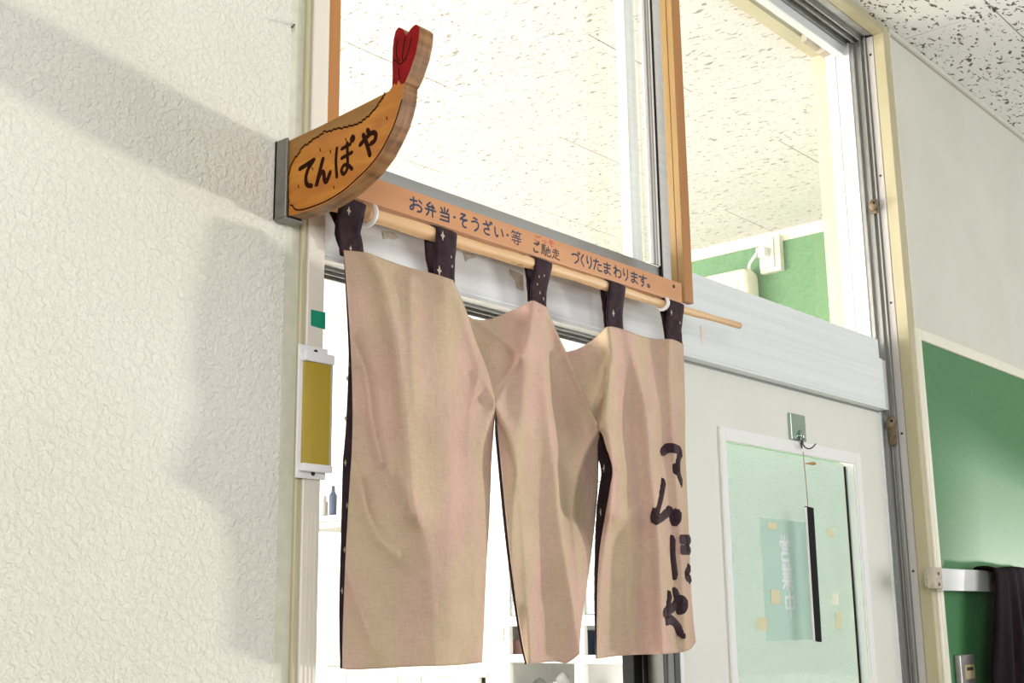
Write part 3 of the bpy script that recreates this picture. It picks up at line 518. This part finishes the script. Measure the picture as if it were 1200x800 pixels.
p3, g3 = panel(L3, R3, T3, B3, K3, YN+.008, 90, 140, ([0, .28, .34, .42, .55, .7, .9, 1], [0, 0, 4, 14, 12, 5, 3, 1.5]))
# stitched characters running down panel 3 (the ends that turn away are cut by the edge)
def on_panel3(x, y):
    px, py, Y = g3; d = (px-x)**2+(py-y)**2; i = np.unravel_index(np.argmin(d), d.shape); return at(x, y, Y[i]-.0006)
GN = [('て', [[(776, 529), (782, 525), (790, 525), (796, 528)], [(796, 531), (793, 540), (793, 552), (796, 562), (799, 567)]]),
      ('ん', [[(776, 565), (773, 582), (767, 607), (772, 607), (779, 602), (784, 598), (787, 604), (790, 611), (794, 607), (794, 599)]]),
      ('ほ', [[(787, 632), (787, 650), (790, 674)], [(798, 632), (808, 632)], [(799, 644), (808, 644)], [(803, 632), (804, 646)], [(806, 665), (803, 673), (807, 679)]]),
      ('や', [[(779, 718), (788, 711), (797, 703), (802, 706), (800, 713), (794, 714)], [(790, 693), (794, 703)], [(783, 697), (781, 712), (780, 726), (786, 726), (794, 735), (799, 744)]])]
for ch, lines in GN:
    bm = bmesh.new(); strokes(bm, lines, lambda p: on_panel3(min(p[0], 809), p[1]), (-.35, -.93, 0), .0150, .0016, 7, 5); o = obj('character', bm, M['applique'], p3, True)
# tabs (loops of dark cloth over the stick)
star = lambda c, s: [(c[0]+s*math.cos(PI*k/4)*(1 if k % 2 == 0 else .33)*(.62 if k % 4 == 0 else 1), c[1]+s*math.sin(PI*k/4)*(1 if k % 2 == 0 else .33)) for k in range(8)]
TABS = [((398, 428), (402, 430), 294.5, 241, [(409, 247, 6), (428, 276, 3), (411, 291, 4)]), ((511, 535), (509, 532.5), 327, 273, [(519, 276, 7), (515, 317, 7.5), (529, 301, 2.5), (530, 312, 2.5)]), ((627, 646.5), (622.5, 640.5), 357, 309, [(633, 343, 3), (632, 324, 2.5), (638, 323, 2.5), (630, 333, 2.5), (637, 350, 3)]), ((714, 732.5), (712, 731), 383, 337, [(719, 367, 6)]), ((782, 801), (783, 800), 399, 354, [(787, 366, 5), (797, 378, 3)])]
for (tx, bx, yb, yt, stars) in TABS:
    Yf = YN+{402: .021, 509: .002, 622.5: .010, 712: .009, 783: .009}[bx[0]]; mx_ = at((tx[0]+tx[1])/2, yt, PAX)[0]; r = pole_r(mx_)+.0016; zc_ = pole_z(mx_)
    tL, tR = at(tx[0], yt, PAX-r), at(tx[1], yt, PAX-r); bL, bR = at(bx[0], yb, Yf), at(bx[1], yb+ (4 if bx[0] < 420 else 3), Yf)
    zb = min(bL[2], bR[2])-.004
    prof = [(Yf, zb, 0.0), (Yf-.0005, (zb+zc_)/2-.004, .5), (PAX-r, zc_, 1.0)]+[(PAX-r*math.cos(a), zc_+r*math.sin(a), 1.0) for a in (PI*.25, PI*.5, PI*.75, PI)]+[(PAX+r*.8, (zb+zc_)/2, .5), (Yf+.0052, zb, 0.0)]
    prof = [tuple(q) for q in smooth_poly(prof, 4)]
    bm = bmesh.new(); nu = 7; rows = []
    for (yy, zz, tt) in prof:
        tt = max(0, min(1, tt)); a, b_ = bL[0]*(1-tt)+tL[0]*tt, bR[0]*(1-tt)+tR[0]*tt
        rows.append([bm.verts.new((a+(b_-a)*k/(nu-1), yy-.0012*math.sin(PI*k/(nu-1))*(1 if yy < PAX else -1)+.0004*math.sin(k*2.1+zz*300), zz)) for k in range(nu)])
    for a, b_ in zip(rows, rows[1:]):
        for k in range(nu-1): bm.faces.new((a[k], a[k+1], b_[k+1], b_[k]))
    t = obj('tab', bm, M['tab'], nr, True); sm = t.modifiers.new('cloth', 'SOLIDIFY'); sm.thickness = .0012; sm.offset = 0
    for (sx, sy, ss) in stars:
        c = at(sx, sy, Yf); tz = max(0, min(1, (c[2]-zb)/(zc_-zb))); c = at(sx, sy, Yf*(1-tz)+(PAX-r)*tz-.0034); k = ss*.00098
        bm = plate([(p[0], c[1], p[1]) for p in star((c[0], c[2]), k)]); obj('star_motif', bm, M['star'], t)
for (sx, sy, ss) in ((407, 443, 4), (405, 490, 4), (405, 542, 4), (407, 592, 3.5), (404, 644, 3.5), (401, 692, 3.5)):
    c = at(sx, sy, surf(np.array([[float(sx)]]), np.array([[float(sy)]]), K1, YN, .024)[0, 0]+.0076); bm = bmesh.new(); bm = plate([(p[0], c[1], p[1]) for p in star((c[0], c[2]), ss*.0011)]); obj('star_motif', bm, M['star'], p1)
for (sx, sy, ss) in ((708, 549, 5), (704, 600, 4)):
    c = at(sx, sy, surf(np.array([[float(sx)]]), np.array([[float(sy)]]), K3, YN+.008)[0, 0]+.0076); bm = bmesh.new(); bm = plate([(p[0], c[1], p[1]) for p in star((c[0], c[2]), ss*.0014)]); obj('star_motif', bm, M['star'], p3)
# ------------------------------------------------------------------ prawn sign
SX, ST = .855, .021
ps = thing('prawn_sign', 'varnished wooden shop sign cut like a fried prawn with red tail, sticking out from wall', 'sign', (SX, 0, 1.955))
s3 = lambda p: tuple(atX(p[0], p[1], SX))
TAILJ = [(459.5, 103), (462, 97.5), (464.5, 100), (467, 94), (470, 99), (473, 98)]
body = [(338.5, 165), (360, 155), (377, 147), (398, 136), (430, 120), (456.5, 106.5)]+TAILJ+[(471.5, 115), (468, 130), (463, 145.5), (455, 163), (446, 180), (432, 198.5), (420, 210), (408, 221), (394, 231), (380, 239), (362, 246.5), (345, 251.5), (338.5, 252.5)]
bm = bmesh.new(); prism(bm, body, s3, (ST, 0, 0), 0, 1); obj('body_board', bm, [M['batter'], M['sign_edge']], ps)
tail = [TAILJ[0], (460.3, 92), (459.8, 75), (460.3, 56.5), (461.5, 45), (463.5, 36.5), (467, 32), (470.5, 33), (473.5, 36.5), (475.5, 41.5), (477.5, 39.5), (481, 34), (485, 29.8), (488, 28.8), (491.5, 32), (491.3, 40), (490.3, 48), (487.2, 63), (480.3, 83.5), (475, 95.5), (473, 98)]+TAILJ[1:-1][::-1]
bm = bmesh.new(); prism(bm, tail, s3, (ST, 0, 0), 0, 1); tl_ = obj('tail', bm, [M['tail'], M['sign_edge']], ps); tl_['label'] = 'red painted tail fan'
bm = bmesh.new(); strokes(bm, [[(475, 43), (473, 55), (471.5, 66), (472.5, 72)], [(466, 46), (464.5, 58), (465.5, 68), (468, 71)], [(461, 70), (465, 72), (469, 75), (476, 69)], [(482, 44), (479, 58), (474.5, 70)], [(467, 80), (468.5, 92)]], s3, (-1, 0, 0), .0016, .0003); obj('tail_line', bm, M['burn'], tl_)
# plain strip above the batter line
OUT = [(339, 237), (337.6, 226), (338, 214), (339.5, 200), (345, 186), (350, 180.5), (355.5, 172), (362, 168), (368, 162.5), (374, 160), (380, 154.5), (387, 153.8), (394, 151), (403, 150), (411.5, 147.3), (419, 145.5), (425.5, 141.5), (431, 137), (436, 131.5), (441, 126), (445, 119.5), (448.5, 115), (451.5, 109.5)]
wig = [];  r_ = random.Random(4); dn = smooth_poly(OUT, 4)
for i, p in enumerate(dn): wig.append((p[0]+r_.uniform(-.5, .5), p[1]+(1.0 if i % 3 == 0 else -.5)+r_.uniform(-.3, .3)))
lo_ = [p for p in dn if p[1] < 201]; up_ = []
ul = [(338.8, 196), (338.8, 166), (377, 147.8), (398, 136.8), (430, 120.8), (452.5, 109.6)]
xs_ = np.linspace(0, 1, len(lo_)); pass
P_ = np.array(ul); q_ = np.r_[0, np.cumsum(np.hypot(*np.diff(P_, axis=0).T))]; q_ /= q_[-1]; up_ = np.c_[np.interp(xs_, q_, P_[:, 0]), np.interp(xs_, q_, P_[:, 1])]
bm = bmesh.new(); va = [bm.verts.new(np.array(s3(p))-np.array([.0003, 0, 0])) for p in lo_]; vb = [bm.verts.new(np.array(s3(p))-np.array([.0003, 0, 0])) for p in up_]
for i in range(len(lo_)-1): bm.faces.new((va[i], va[i+1], vb[i+1], vb[i]))
obj('plain_edge', bm, M['sign_plain'], ps)
bm = bmesh.new(); strokes(bm, [wig], lambda p: np.array(s3(p))-np.array([.0005, 0, 0]), (-1, 0, 0), .0019, .0003, 4, 1)
LOW = [(471, 117), (467, 131), (461.5, 147), (453.5, 164), (444.5, 180), (431, 197), (419, 208.5), (407, 219.5), (393, 229.5), (379, 237), (362, 243.5), (351, 246), (345, 244.5), (343, 241), (340, 240)]
strokes(bm, [LOW], s3, (-1, 0, 0), .0019, .0003, 4, 4); obj('burnt_outline', bm, M['burn'], ps)
CH = [('て', 349.5, 370, 184, 225), ('ん', 368, 389, 181, 221), ('ぽ', 391, 415, 161, 210), ('や', 420, 442.5, 147, 187)]
for ch, x0, x1, y0, y1 in CH:
    xc, yc, sl = (x0+x1)/2, (y0+y1)/2, .42; h = (y1-y0)-sl*(x1-x0)*.55; bm = bmesh.new()
    strokes(bm, G[ch], lambda p: s3((x0+(x1-x0)*p[0]/10, yc+h*(p[1]/10-.5)-sl*((x0+(x1-x0)*p[0]/10)-xc))), (-1, 0, 0), .0060 if ch != 'ぽ' else .0047, .0004); obj('burnt_character', bm, M['burn'], ps)
for x, y in ((375, 174), (387, 176), (405, 162), (366, 196), (349.5, 217), (391, 218), (453, 137)):
    bm = bmesh.new(); strokes(bm, [[(x, y), (x+.6, y+3)]], s3, (-1, 0, 0), .0015, .0003, 4, 2); obj('burnt_fleck', bm, M['burn'], ps)
bz0, bz1 = 1.953, 2.049
bm = boxes((SX-.0035, SX, -.0225, -.0003, bz0, bz1, .0006), (SX+ST, SX+ST+.0035, -.0225, -.0003, bz0, bz1, .0006), (SX-.0035, SX+ST+.0035, -.0035, -.0003, bz0-.0002, bz1+.0002), (SX-.0035, SX+ST+.0035, -.0225, -.0036, bz0-.0035, bz0-.0003, .0006)); obj('wall_bracket', bm, M['bracket'], ps)
# ------------------------------------------------------------------ label holder, tape on the frame post, nail
a, c = at(351, 405, -.011), at(381, 560, -.011); X0, X1, Z1, Z0 = a[0], c[0]+.001, at(365, 405, -.011)[2], at(365, 561, -.011)[2]
lh = thing('label_holder', 'white plastic label holder with plain yellow card on the left door frame', 'sign holder', ((X0+X1)/2, -.009, Z0))
obj('back_plate', boxes((X0, X1, -.0105, -.0076, Z0, Z1, .0012, 2)), M['plastic'], lh)
ct, cb_ = at(367, 425, -.012)[2], at(367, 544, -.012)[2]
obj('end_cap', boxes((X0+.003, X1+.004, -.0185, -.0107, ct, ct+.012, .0015, 2)), M['plastic'], lh); obj('end_cap', boxes((X0+.003, X1+.004, -.0185, -.0107, cb_-.009, cb_, .0015, 2)), M['plastic'], lh)
obj('yellow_card', boxes((X0+.006, X1+.001, -.0155, -.0107, cb_+.0002, ct-.0002)), M['yellow'], lh); obj('cover_edge', boxes((X1+.0012, X1+.003, -.0165, -.0107, cb_+.0002, ct-.0002)), M['alu'], lh)
for zz in (Z1-.006, Z0+.006):
    bm = bmesh.new(); tube(bm, [((X0+X1)/2+.002, -.0106, zz), ((X0+X1)/2+.002, -.0128, zz)], .0022, 10); obj('screw', bm, M['screw'], lh)
q = [(364.6, 362.5), (381.4, 366), (381.2, 386), (364.4, 381.3)]; bm = plate([at(x, y, -.0068) for x, y in q], (0, .0003, 0)); tag(obj('green_tape', bm, M['green_tape']), 'small green tape piece on the left frame post above the label holder', 'tape')
bm = bmesh.new(); p0, p1_ = at(345, 29, -.001), at(342, 32, -.012); tube(bm, [p0+np.array([0, .004, 0]), p0, p1_], [.0012, .0012, .0012], 8); tag(obj('nail', bm, M['screw']), 'small bent nail high on the textured left wall', 'nail')
# jamb screws and brown stops on the right jamb
for (x, y) in ((1020.5, 64), (1031, 206), (1042, 355), (1054.5, 508), (1068, 669)):
    Yd = .0285; c = atX(x, y, 2.6300); c = np.array([2.630, Yd, c[2]]); bm = bmesh.new(); tube(bm, [(2.6306, Yd, c[2]), (2.6292, Yd, c[2])], .0028, 10); obj('screw', bm, M['screw'], bpy.data.objects['trim_5'])
for k, (x, y) in enumerate(((1023, 243), (1041, 497))):
    z = atX(x, y, 2.63)[2]; ds = thing('door_stop', ('brown lumpy stop knob on the right jamb beside the upper window', 'brown stop knob with rusty tail on right jamb beside the door')[k], 'door stop', (2.62, .045, z), 'stops on the right jamb')
    bm = bmesh.new(); bmesh.ops.create_uvsphere(bm, u_segments=12, v_segments=8, radius=.0115, matrix=Matrix.Translation((2.617, .046, z)) @ Matrix.Diagonal((.9, 1, 1.25, 1)))
    for v_ in bm.verts: v_.co += Vector((random.uniform(-1, 1), random.uniform(-1, 1), random.uniform(-1, 1)))*.0012
    obj('knob', bm, M['rust'], ds, True); obj('base', boxes((2.617, 2.6235, .037, .055, z-.020 - .03*k, z+.016, .004)), M['rust'], ds)
    bm = bmesh.new(); tube(bm, [(2.607, .040, z+.003), (2.6045, .039, z+.003)], .003, 8); obj('screw', bm, M['black'], ds)
# ------------------------------------------------------------------ hook and black slat on the door
HY = DY0+.002
a, c = at(923, 485, HY), at(942, 518, HY); hz1, hz0 = at(925, 484, HY)[2], at(925, 514.5, HY)[2]; hx0, hx1 = a[0], at(941, 500, HY)[0]
ah = thing('adhesive_hook', 'square greenish chrome adhesive hook above the door glass', 'hook', ((hx0+hx1)/2, HY, hz0))
obj('plate', boxes((hx0, hx1, HY-.006, HY-.0002, hz0, hz1, .0015, 2)), M['chrome'], ah); xm = (hx0+hx1)/2+.004
bm = bmesh.new(); tube(bm, [(xm, HY-.0055, hz0+.02), (xm, HY-.009, hz0+.012), (xm, HY-.0095, hz0)], [.003, .0045, .0055], 10); obj('boss', bm, M['chrome'], ah, True)
for sx, dx, dy in ((1, .022, -.016), (-1, -.014, -.005)):
    z0 = hz0; q = [(xm+.003*sx, HY-.0095, z0+.004), (xm+.003*sx, HY-.010, z0-.008), (xm+.003*sx+dx*.25, HY-.010+dy*.3, z0-.0155), (xm+.003*sx+dx*.6, HY-.010+dy*.7, z0-.0145), (xm+.003*sx+dx, HY-.010+dy, z0-.006)]
    bm = bmesh.new(); tube(bm, [tuple(p) for p in smooth_poly(q, 5)], .0013, 8); obj('prong', bm, M['wire'], ah, True)
SY = HY-.016
t0, t1, t2 = at(941, 529, SY), at(947, 594, SY), at(959, 751, SY)
bs = thing('black_slat', 'narrow black slat hanging by brown string from the door hook', 'slat', tuple(t2))
bm = bmesh.new(); tube(bm, [t0, (t0*.5+t1*.5)+np.array([.0006, 0, 0]), t1], .0009, 6); obj('string', bm, M['cord'], bs)
z1, z0 = t1[2], t2[2]; bm = bmesh.new()
P0 = [at(945.8, 593, SY), at(953.5, 595, SY), at(963.2, 752, SY), at(955.8, 750.5, SY)]
bm = plate(P0, (0, .006, 0)); obj('slat', bm, M['black'], bs)
P0 = [at(944.3, 594, SY), at(945.4, 594, SY), at(955.4, 750.5, SY), at(954.2, 750.5, SY)]; bm = bmesh.new(); bm = plate(P0, (0, .003, 0)); o = obj('white_edge', bm, M['plastic'], bs)
tg = at(944, 543, SY); te = at(956, 543, SY); bm = bmesh.new(); tube(bm, [tuple(tg), tuple(tg*.6+te*.4), tuple(tg*.25+te*.75), tuple(te)], [.0008, .0022, .0034, .0018], 8); obj('wooden_tag', bm, M['tag_wood'], bs, True)
# notice on the glass and yellow tape bits
NY = DY0+.0208
n0, n1 = at(897, 612, NY), at(957, 748, NY); nx0, nx1, nz1, nz0 = at(895, 680, NY)[0], at(952, 680, NY)[0], at(925, 610, NY)[2], at(925, 750, NY)[2]
ns = thing('open_notice', 'pale notice sheet with white brush characters stuck on the door glass', 'notice', ((nx0+nx1)/2, NY, nz0))
def paperish(name, col):
    m = mat(name, col, .8); N, L, b = nodes(m); t = N.new('ShaderNodeBsdfTranslucent'); t.inputs[0].default_value = (*col, 1); x = N.new('ShaderNodeMixShader'); x.inputs[0].default_value = .65; L.new(b.outputs[0], x.inputs[1]); L.new(t.outputs[0], x.inputs[2]); L.new(x.outputs[0], N['Material Output'].inputs[0]); return m
M['notice'] = paperish('notice_sheet', (.74, .84, .80)); M['notice_ink'] = mat('notice_lettering', (.90, .93, .92), .6); M['tape_yellow'] = mat('yellow_tape_thin', (.74, .69, .44), .6); M['paper'] = paperish('paper_thin', (.95, .93, .85)); obj('sheet', boxes((nx0, nx1, NY, NY+.001, nz0, nz1)), M['notice'], ns)
for ch, xc, yc in (('営', 920, 642), ('業', 922.5, 675), ('中', 926, 708)):
    c = at(xc, yc, NY); bm = bmesh.new(); w_, h_ = .046, .052; strokes(bm, G[ch], lambda p: (c[0]+w_*(p[0]/10-.5), NY, c[2]+h_*(.5-p[1]/10)), (0, -1, 0), .0052, .0003); obj('character', bm, M['notice_ink'], ns)
for k, (x, y, wd, hh_, lab) in enumerate(((905, 616, 15, 7, 'yellow tape scrap on the glass at top left of the notice'), (909, 699, 15, 14, 'squarish yellow tape on the glass beside the lowest notice character'), (893, 731, 16, 12, 'yellow tape at the lower left edge of the notice on the glass'), (974, 624, 12, 10, 'yellow tape on the glass right of the black slat, the highest one'), (979, 702, 12, 13, 'pale tape on the glass right of the slat, the middle one'), (983, 727, 11, 18, 'tilted yellow tape on the glass right of the slat, the lowest one'))):
    c = at(x, y, NY-.001); sx, sz = wd*.0023, hh_*.00185; bm = boxes((-sx/2, sx/2, -.0004, .0004, -sz/2, sz/2)); o = obj('tape_piece', bm, M['tape_yellow'] if k != 4 else M['paper']); o.location = (c[0], NY-.0010, c[2]); o.rotation_euler = (0, (.0, .05, .02, .08, .05, .3)[k], 0); tag(o, lab, 'tape', 'tape pieces on the door glass')
# ------------------------------------------------------------------ rail and coat by the green door
RY = -.034
rz1, rz0 = 1.5905, 1.5430; rx0 = at(1103, 678, RY)[0]
tr_ = thing('wall_rail', 'flat white metal rail across the green door', 'rail', (rx0, RY, rz0))
obj('bar', boxes((rx0, 4.5, RY, RY+.012, rz0, rz1, .002, 2)), M['rail'], tr_)
bx0 = at(1092.5, 678, RY)[0]; br_ = obj('bracket', boxes((bx0, rx0-.0015, RY-.004, RY+.012, rz0+.004, rz1+.001, .003, 2), (bx0+.012, rx0-.004, RY+.012, -.0125, rz0+.010, rz1-.006)), M['bracket_cream'], tr_)
for zz in (rz0+.013, rz1-.012):
    bm = bmesh.new(); tube(bm, [((bx0+rx0)/2, RY-.004, zz), ((bx0+rx0)/2, RY-.0062, zz)], .0035, 10); obj('screw', bm, M['rust'], br_)
obj('far_bracket', boxes((4.45, 4.49, RY+.0122, -.009, rz0+.008, rz1-.008)), M['bracket_cream'], tr_)
# coat thrown over the rail: front sheet, rolled top and back sheet in one cloth
cx0 = at(1166, 690, RY-.03)[0]; prof = [(-.030, -1.0), (-.030, -.55), (-.034, -.25), (-.036, -.08), (-.034, -.004), (-.024, .011), (-.008, .015), (.010, .012), (.0165, 0), (.0175, -.03), (.0175, -.05)]
prof = smooth_poly(prof, 4); bm = bmesh.new(); rows = []; nu = 40
for (dy, dz) in prof:
    row = []
    for k in range(nu+1):
        u = k/nu; spread = .06*min(1, max(0, -dz)/.4) if dy < 0 else 0; X = cx0-spread*(1-u)**2-.010*max(0, -dz)*4*(1-u)+u*.36+.06*u*max(0, -dz)
        wob = (.012*math.sin(u*17+dz*2)+.008*math.sin(u*31+1.3))*min(1, .2+max(0, -dz)*3)*(1 if dy < 0 else .25)
        zz = rz1+dz*.62+(-.008*math.sin(u*9) if dz > -.02 else 0)*.3
        row.append(bm.verts.new((X, RY+dy-abs(wob) if dy < 0 else RY+dy, zz)))
    rows.append(row)
for a, c in zip(rows, rows[1:]):
    for k in range(nu): bm.faces.new((a[k], a[k+1], c[k+1], c[k]))
bmesh.ops.recalc_face_normals(bm, faces=bm.faces[:]); bmesh.ops.solidify(bm, geom=bm.faces[:], thickness=.004)
tag(obj('coat', bm, M['coat'], smooth=True), 'dark maroon coat thrown over the white rail on the green door', 'coat')
# ------------------------------------------------------------------ things in the room behind: outlet, cord, appliance, cupboards
def onw(x, y, d=0): return atX(x, y, WX-d)
oa, ob_ = onw(890, 280, .03), onw(917, 318, .03); oy1, oy0 = oa[1], ob_[1]; oz1, oz0 = onw(900, 279, .03)[2], onw(900, 320, .03)[2]
ol = thing('wall_outlet', 'cream wall outlet box high on the green inner wall', 'outlet', (WX-.02, (oy0+oy1)/2, oz0))
obj('box', boxes((WX-.040, WX-.0105, oy0, oy1, oz0, oz1, .003, 2)), M['cream_light'], ol); obj('cover', boxes((WX-.048, WX-.0402, oy0+.022, oy1-.004, oz0+.012, oz1-.006, .003, 2)), M['white'], ol)
pz = onw(896, 297, .05)[2]; py_ = onw(896, 297, .05)[1]
pg = thing('power_plug', 'white plug with cable in the high outlet on the green wall', 'plug', (WX-.07, py_, pz))
obj('plug_body', boxes((WX-.085, WX-.0482, py_-.018, py_+.018, pz-.018, pz+.018, .006, 2)), M['white'], pg)
cz = [(WX-.08, py_+.012, pz), (WX-.09, onw(884, 301, .09)[1], onw(884, 301, .09)[2]), (WX-.06, onw(878, 312, .06)[1], onw(878, 312, .06)[2]), (WX-.04, onw(881, 330, .04)[1], onw(881, 330, .04)[2]), (WX-.03, onw(888, 350, .03)[1], onw(888, 350, .03)[2]), (WX-.03, onw(893, 375, .03)[1], onw(893, 375, .03)[2])]
bm = bmesh.new(); tube(bm, [tuple(p) for p in smooth_poly(cz, 6)], .006, 8); obj('cable', bm, M['white'], pg, True)
ay1, ay0 = onw(812, 330, .1)[1], onw(878, 345, .1)[1]; az1 = onw(850, 317.5, .1)[2]
ap = thing('wall_appliance', 'cream rounded appliance mounted below the outlet on the green wall', 'appliance', (WX-.05, (ay0+ay1)/2, az1-.25))
obj('housing', boxes((WX-.11, WX-.0105, ay0, ay1, az1-.26, az1, .035, 5)), M['cream_light'], ap, False); obj('grille', boxes((WX-.115, WX-.1102, ay0+.04, ay1-.04, az1-.22, az1-.05, .002)), M['white'], ap)
def cupboard(name, label, X, ypx, zt, posts, shelves, back, zb=.5, depth=.35):
    """white framed cupboard facing the doorway; posts and shelves as (a, b) in metres"""
    y0, y1 = min(ypx), max(ypx); t = thing(name, label, 'cupboard', (X+depth/2, (y0+y1)/2, 0))
    obj('carcass', boxes((X+depth-.02, X+depth, y0, y1, 0, zt-.022), (X+.022, X+depth-.0205, y0, y0+.02, 0, zt-.022), (X+.022, X+depth-.0205, y1-.02, y1, 0, zt-.022)), back, t)
    obj('top', boxes((X-.01, X+depth+.005, y0-.01, y1+.01, zt-.0215, zt, .003)), M['white'], t)
    for (a, b_) in posts: obj('post', boxes((X, X+.0215, a, b_, 0, zt-.022, .002)), M['white'], t)
    for (a, b_) in shelves: obj('shelf', boxes((X+.0225, X+depth-.0205, y0+.0205, y1-.0205, a, b_, .002)), M['white'], t)
    return t
CXA = 3.30
yz = lambda x, y, X=CXA: atX(x, y, X)[1:]
# glass-fronted cupboard
ya = [yz(x, 700)[0] for x in (572, 596, 671, 683, 745, 752)]
zz = lambda y, x=660: atX(x, y, CXA)[2]
cbd = cupboard('glass_cupboard', 'white glass-fronted cupboard with bags inside behind the right half of the noren', CXA, (ya[0]+.001, ya[5]-.001), zz(560), ((ya[1], ya[0]), (ya[3], ya[2]), (ya[5], ya[4])), ((zz(776), zz(768)), (zz(732), zz(722)), (zz(681), zz(676)), (zz(612), zz(606))), M['white'])
for (a, b_) in ((ya[2]+.002, ya[1]-.002), (ya[4]+.002, ya[3]-.002)):
    obj('rail', boxes((CXA, CXA+.0215, a, b_, zz(733), zz(721), .002)), M['white'], cbd); obj('rail', boxes((CXA, CXA+.0215, a, b_, zz(777), zz(767), .002)), M['white'], cbd)
    obj('pane', boxes((CXA+.009, CXA+.013, a, b_, zz(720), zz(565))), M['pane_cab'], cbd)
obj('keyhole', boxes((CXA-.004, CXA-.0002, ya[1]+.020, ya[1]+.034, zz(750), zz(735), .001)), M['bracket'], cbd)
def blob(bm, c, r, seed):
    rr_ = random.Random(seed); b2 = bmesh.new(); bmesh.ops.create_icosphere(b2, subdivisions=3, radius=1.0)
    for v_ in b2.verts: k = 1+.16*math.sin(v_.co.x*7+seed)*math.cos(v_.co.z*6+seed)+rr_.uniform(-.06, .06); v_.co = Vector((c[0]+v_.co.x*r[0]*k, c[1]+v_.co.y*r[1]*k, c[2]+max(v_.co.z, -.8)*r[2]*k))
    me = bpy.data.meshes.new('t'); b2.to_mesh(me); b2.free(); bm.from_mesh(me); bpy.data.meshes.remove(me); return bm
XI = CXA+.15
def iy(x, y=700): return atX(x, y, XI)[1]
for k, (x, zs, r, mm, nm, lab, cat) in enumerate(((628, zz(780)-.214, (.055, .05, .08), 'bag', 'plastic_bag', 'clear plastic bag on the bottom shelf at the cupboard left', 'bag'), (656, zz(780)-.214, (.055, .045, .09), 'bag', 'plastic_bag', 'clear plastic bag on the bottom shelf beside the middle post', 'bag'), (716, zz(780)-.214, (.045, .045, .07), 'bag', 'plastic_bag', 'clear plastic bag on the bottom shelf at the cupboard right', 'bag'))):
    bm = bmesh.new(); blob(bm, (XI, iy(x), zs+r[2]*.95), r, k); tag(obj(nm, bm, M[mm], smooth=True), lab, cat, 'clear bags in the glass cupboard')
obj('shelf', boxes((CXA+.0225, CXA+.3295, ya[5]+.0195, ya[0]-.0215, zz(780)-.235, zz(780)-.215, .002)), M['white'], cbd)
for (x0, x1, y0, y1, mm, nm, lab, cat) in ((612, 634, 728, 748, 'pink', 'box', 'pink box on the shelf under the middle rail of the cupboard', 'box'), (640, 660, 736, 767, 'paper', 'box', 'pale box beside the pink one in the cupboard', 'box'), (690, 704, 733, 766, 'navy', 'box', 'dark navy box low in the right cupboard bay', 'box'), (712, 735, 740, 766, 'grey', 'box', 'grey box in the right cupboard bay beside the navy one', 'box'), (608, 622, 690, 720, 'pink', 'box', 'pink box on the middle shelf behind the slit of the noren', 'box'), (698, 709, 690, 720, 'navy', 'box', 'navy box on the middle shelf in the right cupboard bay', 'box'), (694, 702, 640, 675, 'pink', 'box', 'pink box on the upper shelf in the right cupboard bay', 'box')):
    zb_ = {767: zz(768), 766: zz(768), 748: zz(768), 720: zz(722), 675: zz(676)}[y1]+.001; hgt_ = (y1-y0)*.0024
    bm = boxes((XI-.08, XI+.08, iy(x1), iy(x0), zb_, zb_+hgt_, .003)); lid = None; o = tag(obj(nm, bm, M[mm]), lab, cat, 'boxes in the glass cupboard')
# low panelled cupboard to its left
yb = [yz(x, 790)[0] for x in (368, 404, 455, 465, 480, 492, 533, 560, 570)]
low = cupboard('low_cupboard', 'low white cupboard with pale panels behind the left noren panel', CXA, (yb[0], yb[8]+.004), zz(783, 450), ((yb[1], yb[0]-.002), (yb[3], yb[2]), (yb[5], yb[4]), (yb[7], yb[6])), ((.4, .42),), M['olive'])
for (a, b_) in ((yb[2]+.002, yb[1]-.002), (yb[4]+.002, yb[3]-.002), (yb[6]+.002, yb[5]-.002)): obj('panel', boxes((CXA+.008, CXA+.014, a, b_, .08, zz(783, 450)-.024)), M['olive'], low)
bm = bmesh.new(); tp = zz(783, 450)
for k, (x, lab) in enumerate(((377, 'dark-edged tray on the low cupboard behind the left frame post'),)):
    c = yz(386, 745)[0]; o = obj('tray', boxes((CXA+.02, CXA+.16, c-.045, c+.045, tp+.001, tp+.006, .002), (CXA+.02, CXA+.026, c-.045, c+.045, tp+.006, tp+.020), (CXA+.154, CXA+.16, c-.045, c+.045, tp+.006, tp+.020)), M['grey']); tag(o, lab, 'tray')
# wall shelf in the sliver beside the left post
sy1, sy0 = atX(366, 606, 3.6)[1], atX(402, 606, 3.6)[1]; sz = atX(385, 615, 3.6)[2]
ws = thing('wall_shelf', 'white wall shelf with dark underside seen beside the left frame post', 'shelf', (3.75, (sy0+sy1)/2, sz))
obj('board', boxes((3.6, WX-.0005, sy0-.1, sy1+.1, sz+.018, sz+.042, .002)), M['white'], ws); obj('under_rail', boxes((3.62, WX-.0005, sy0-.1, sy1+.1, sz-.012, sz+.0178, .002)), M['grey'], ws)
for k, (x, hgt_, mm, lab) in enumerate(((380, .10, 'grey', 'grey canister on the wall shelf nearest the frame post'), (390, .14, 'navy', 'dark bottle on the wall shelf nearest the noren edge'))):
    yy = atX(x, 600, 3.68)[1]; bm = bmesh.new(); z0 = sz+.0425; tube(bm, [(3.68, yy, z0), (3.68, yy, z0+hgt_*.7), (3.68, yy, z0+hgt_*.8), (3.68, yy, z0+hgt_)], [.018, .018, .009, .008], 12); tag(obj('jar', bm, M[mm], smooth=False), lab, 'jar', 'jars on the wall shelf')
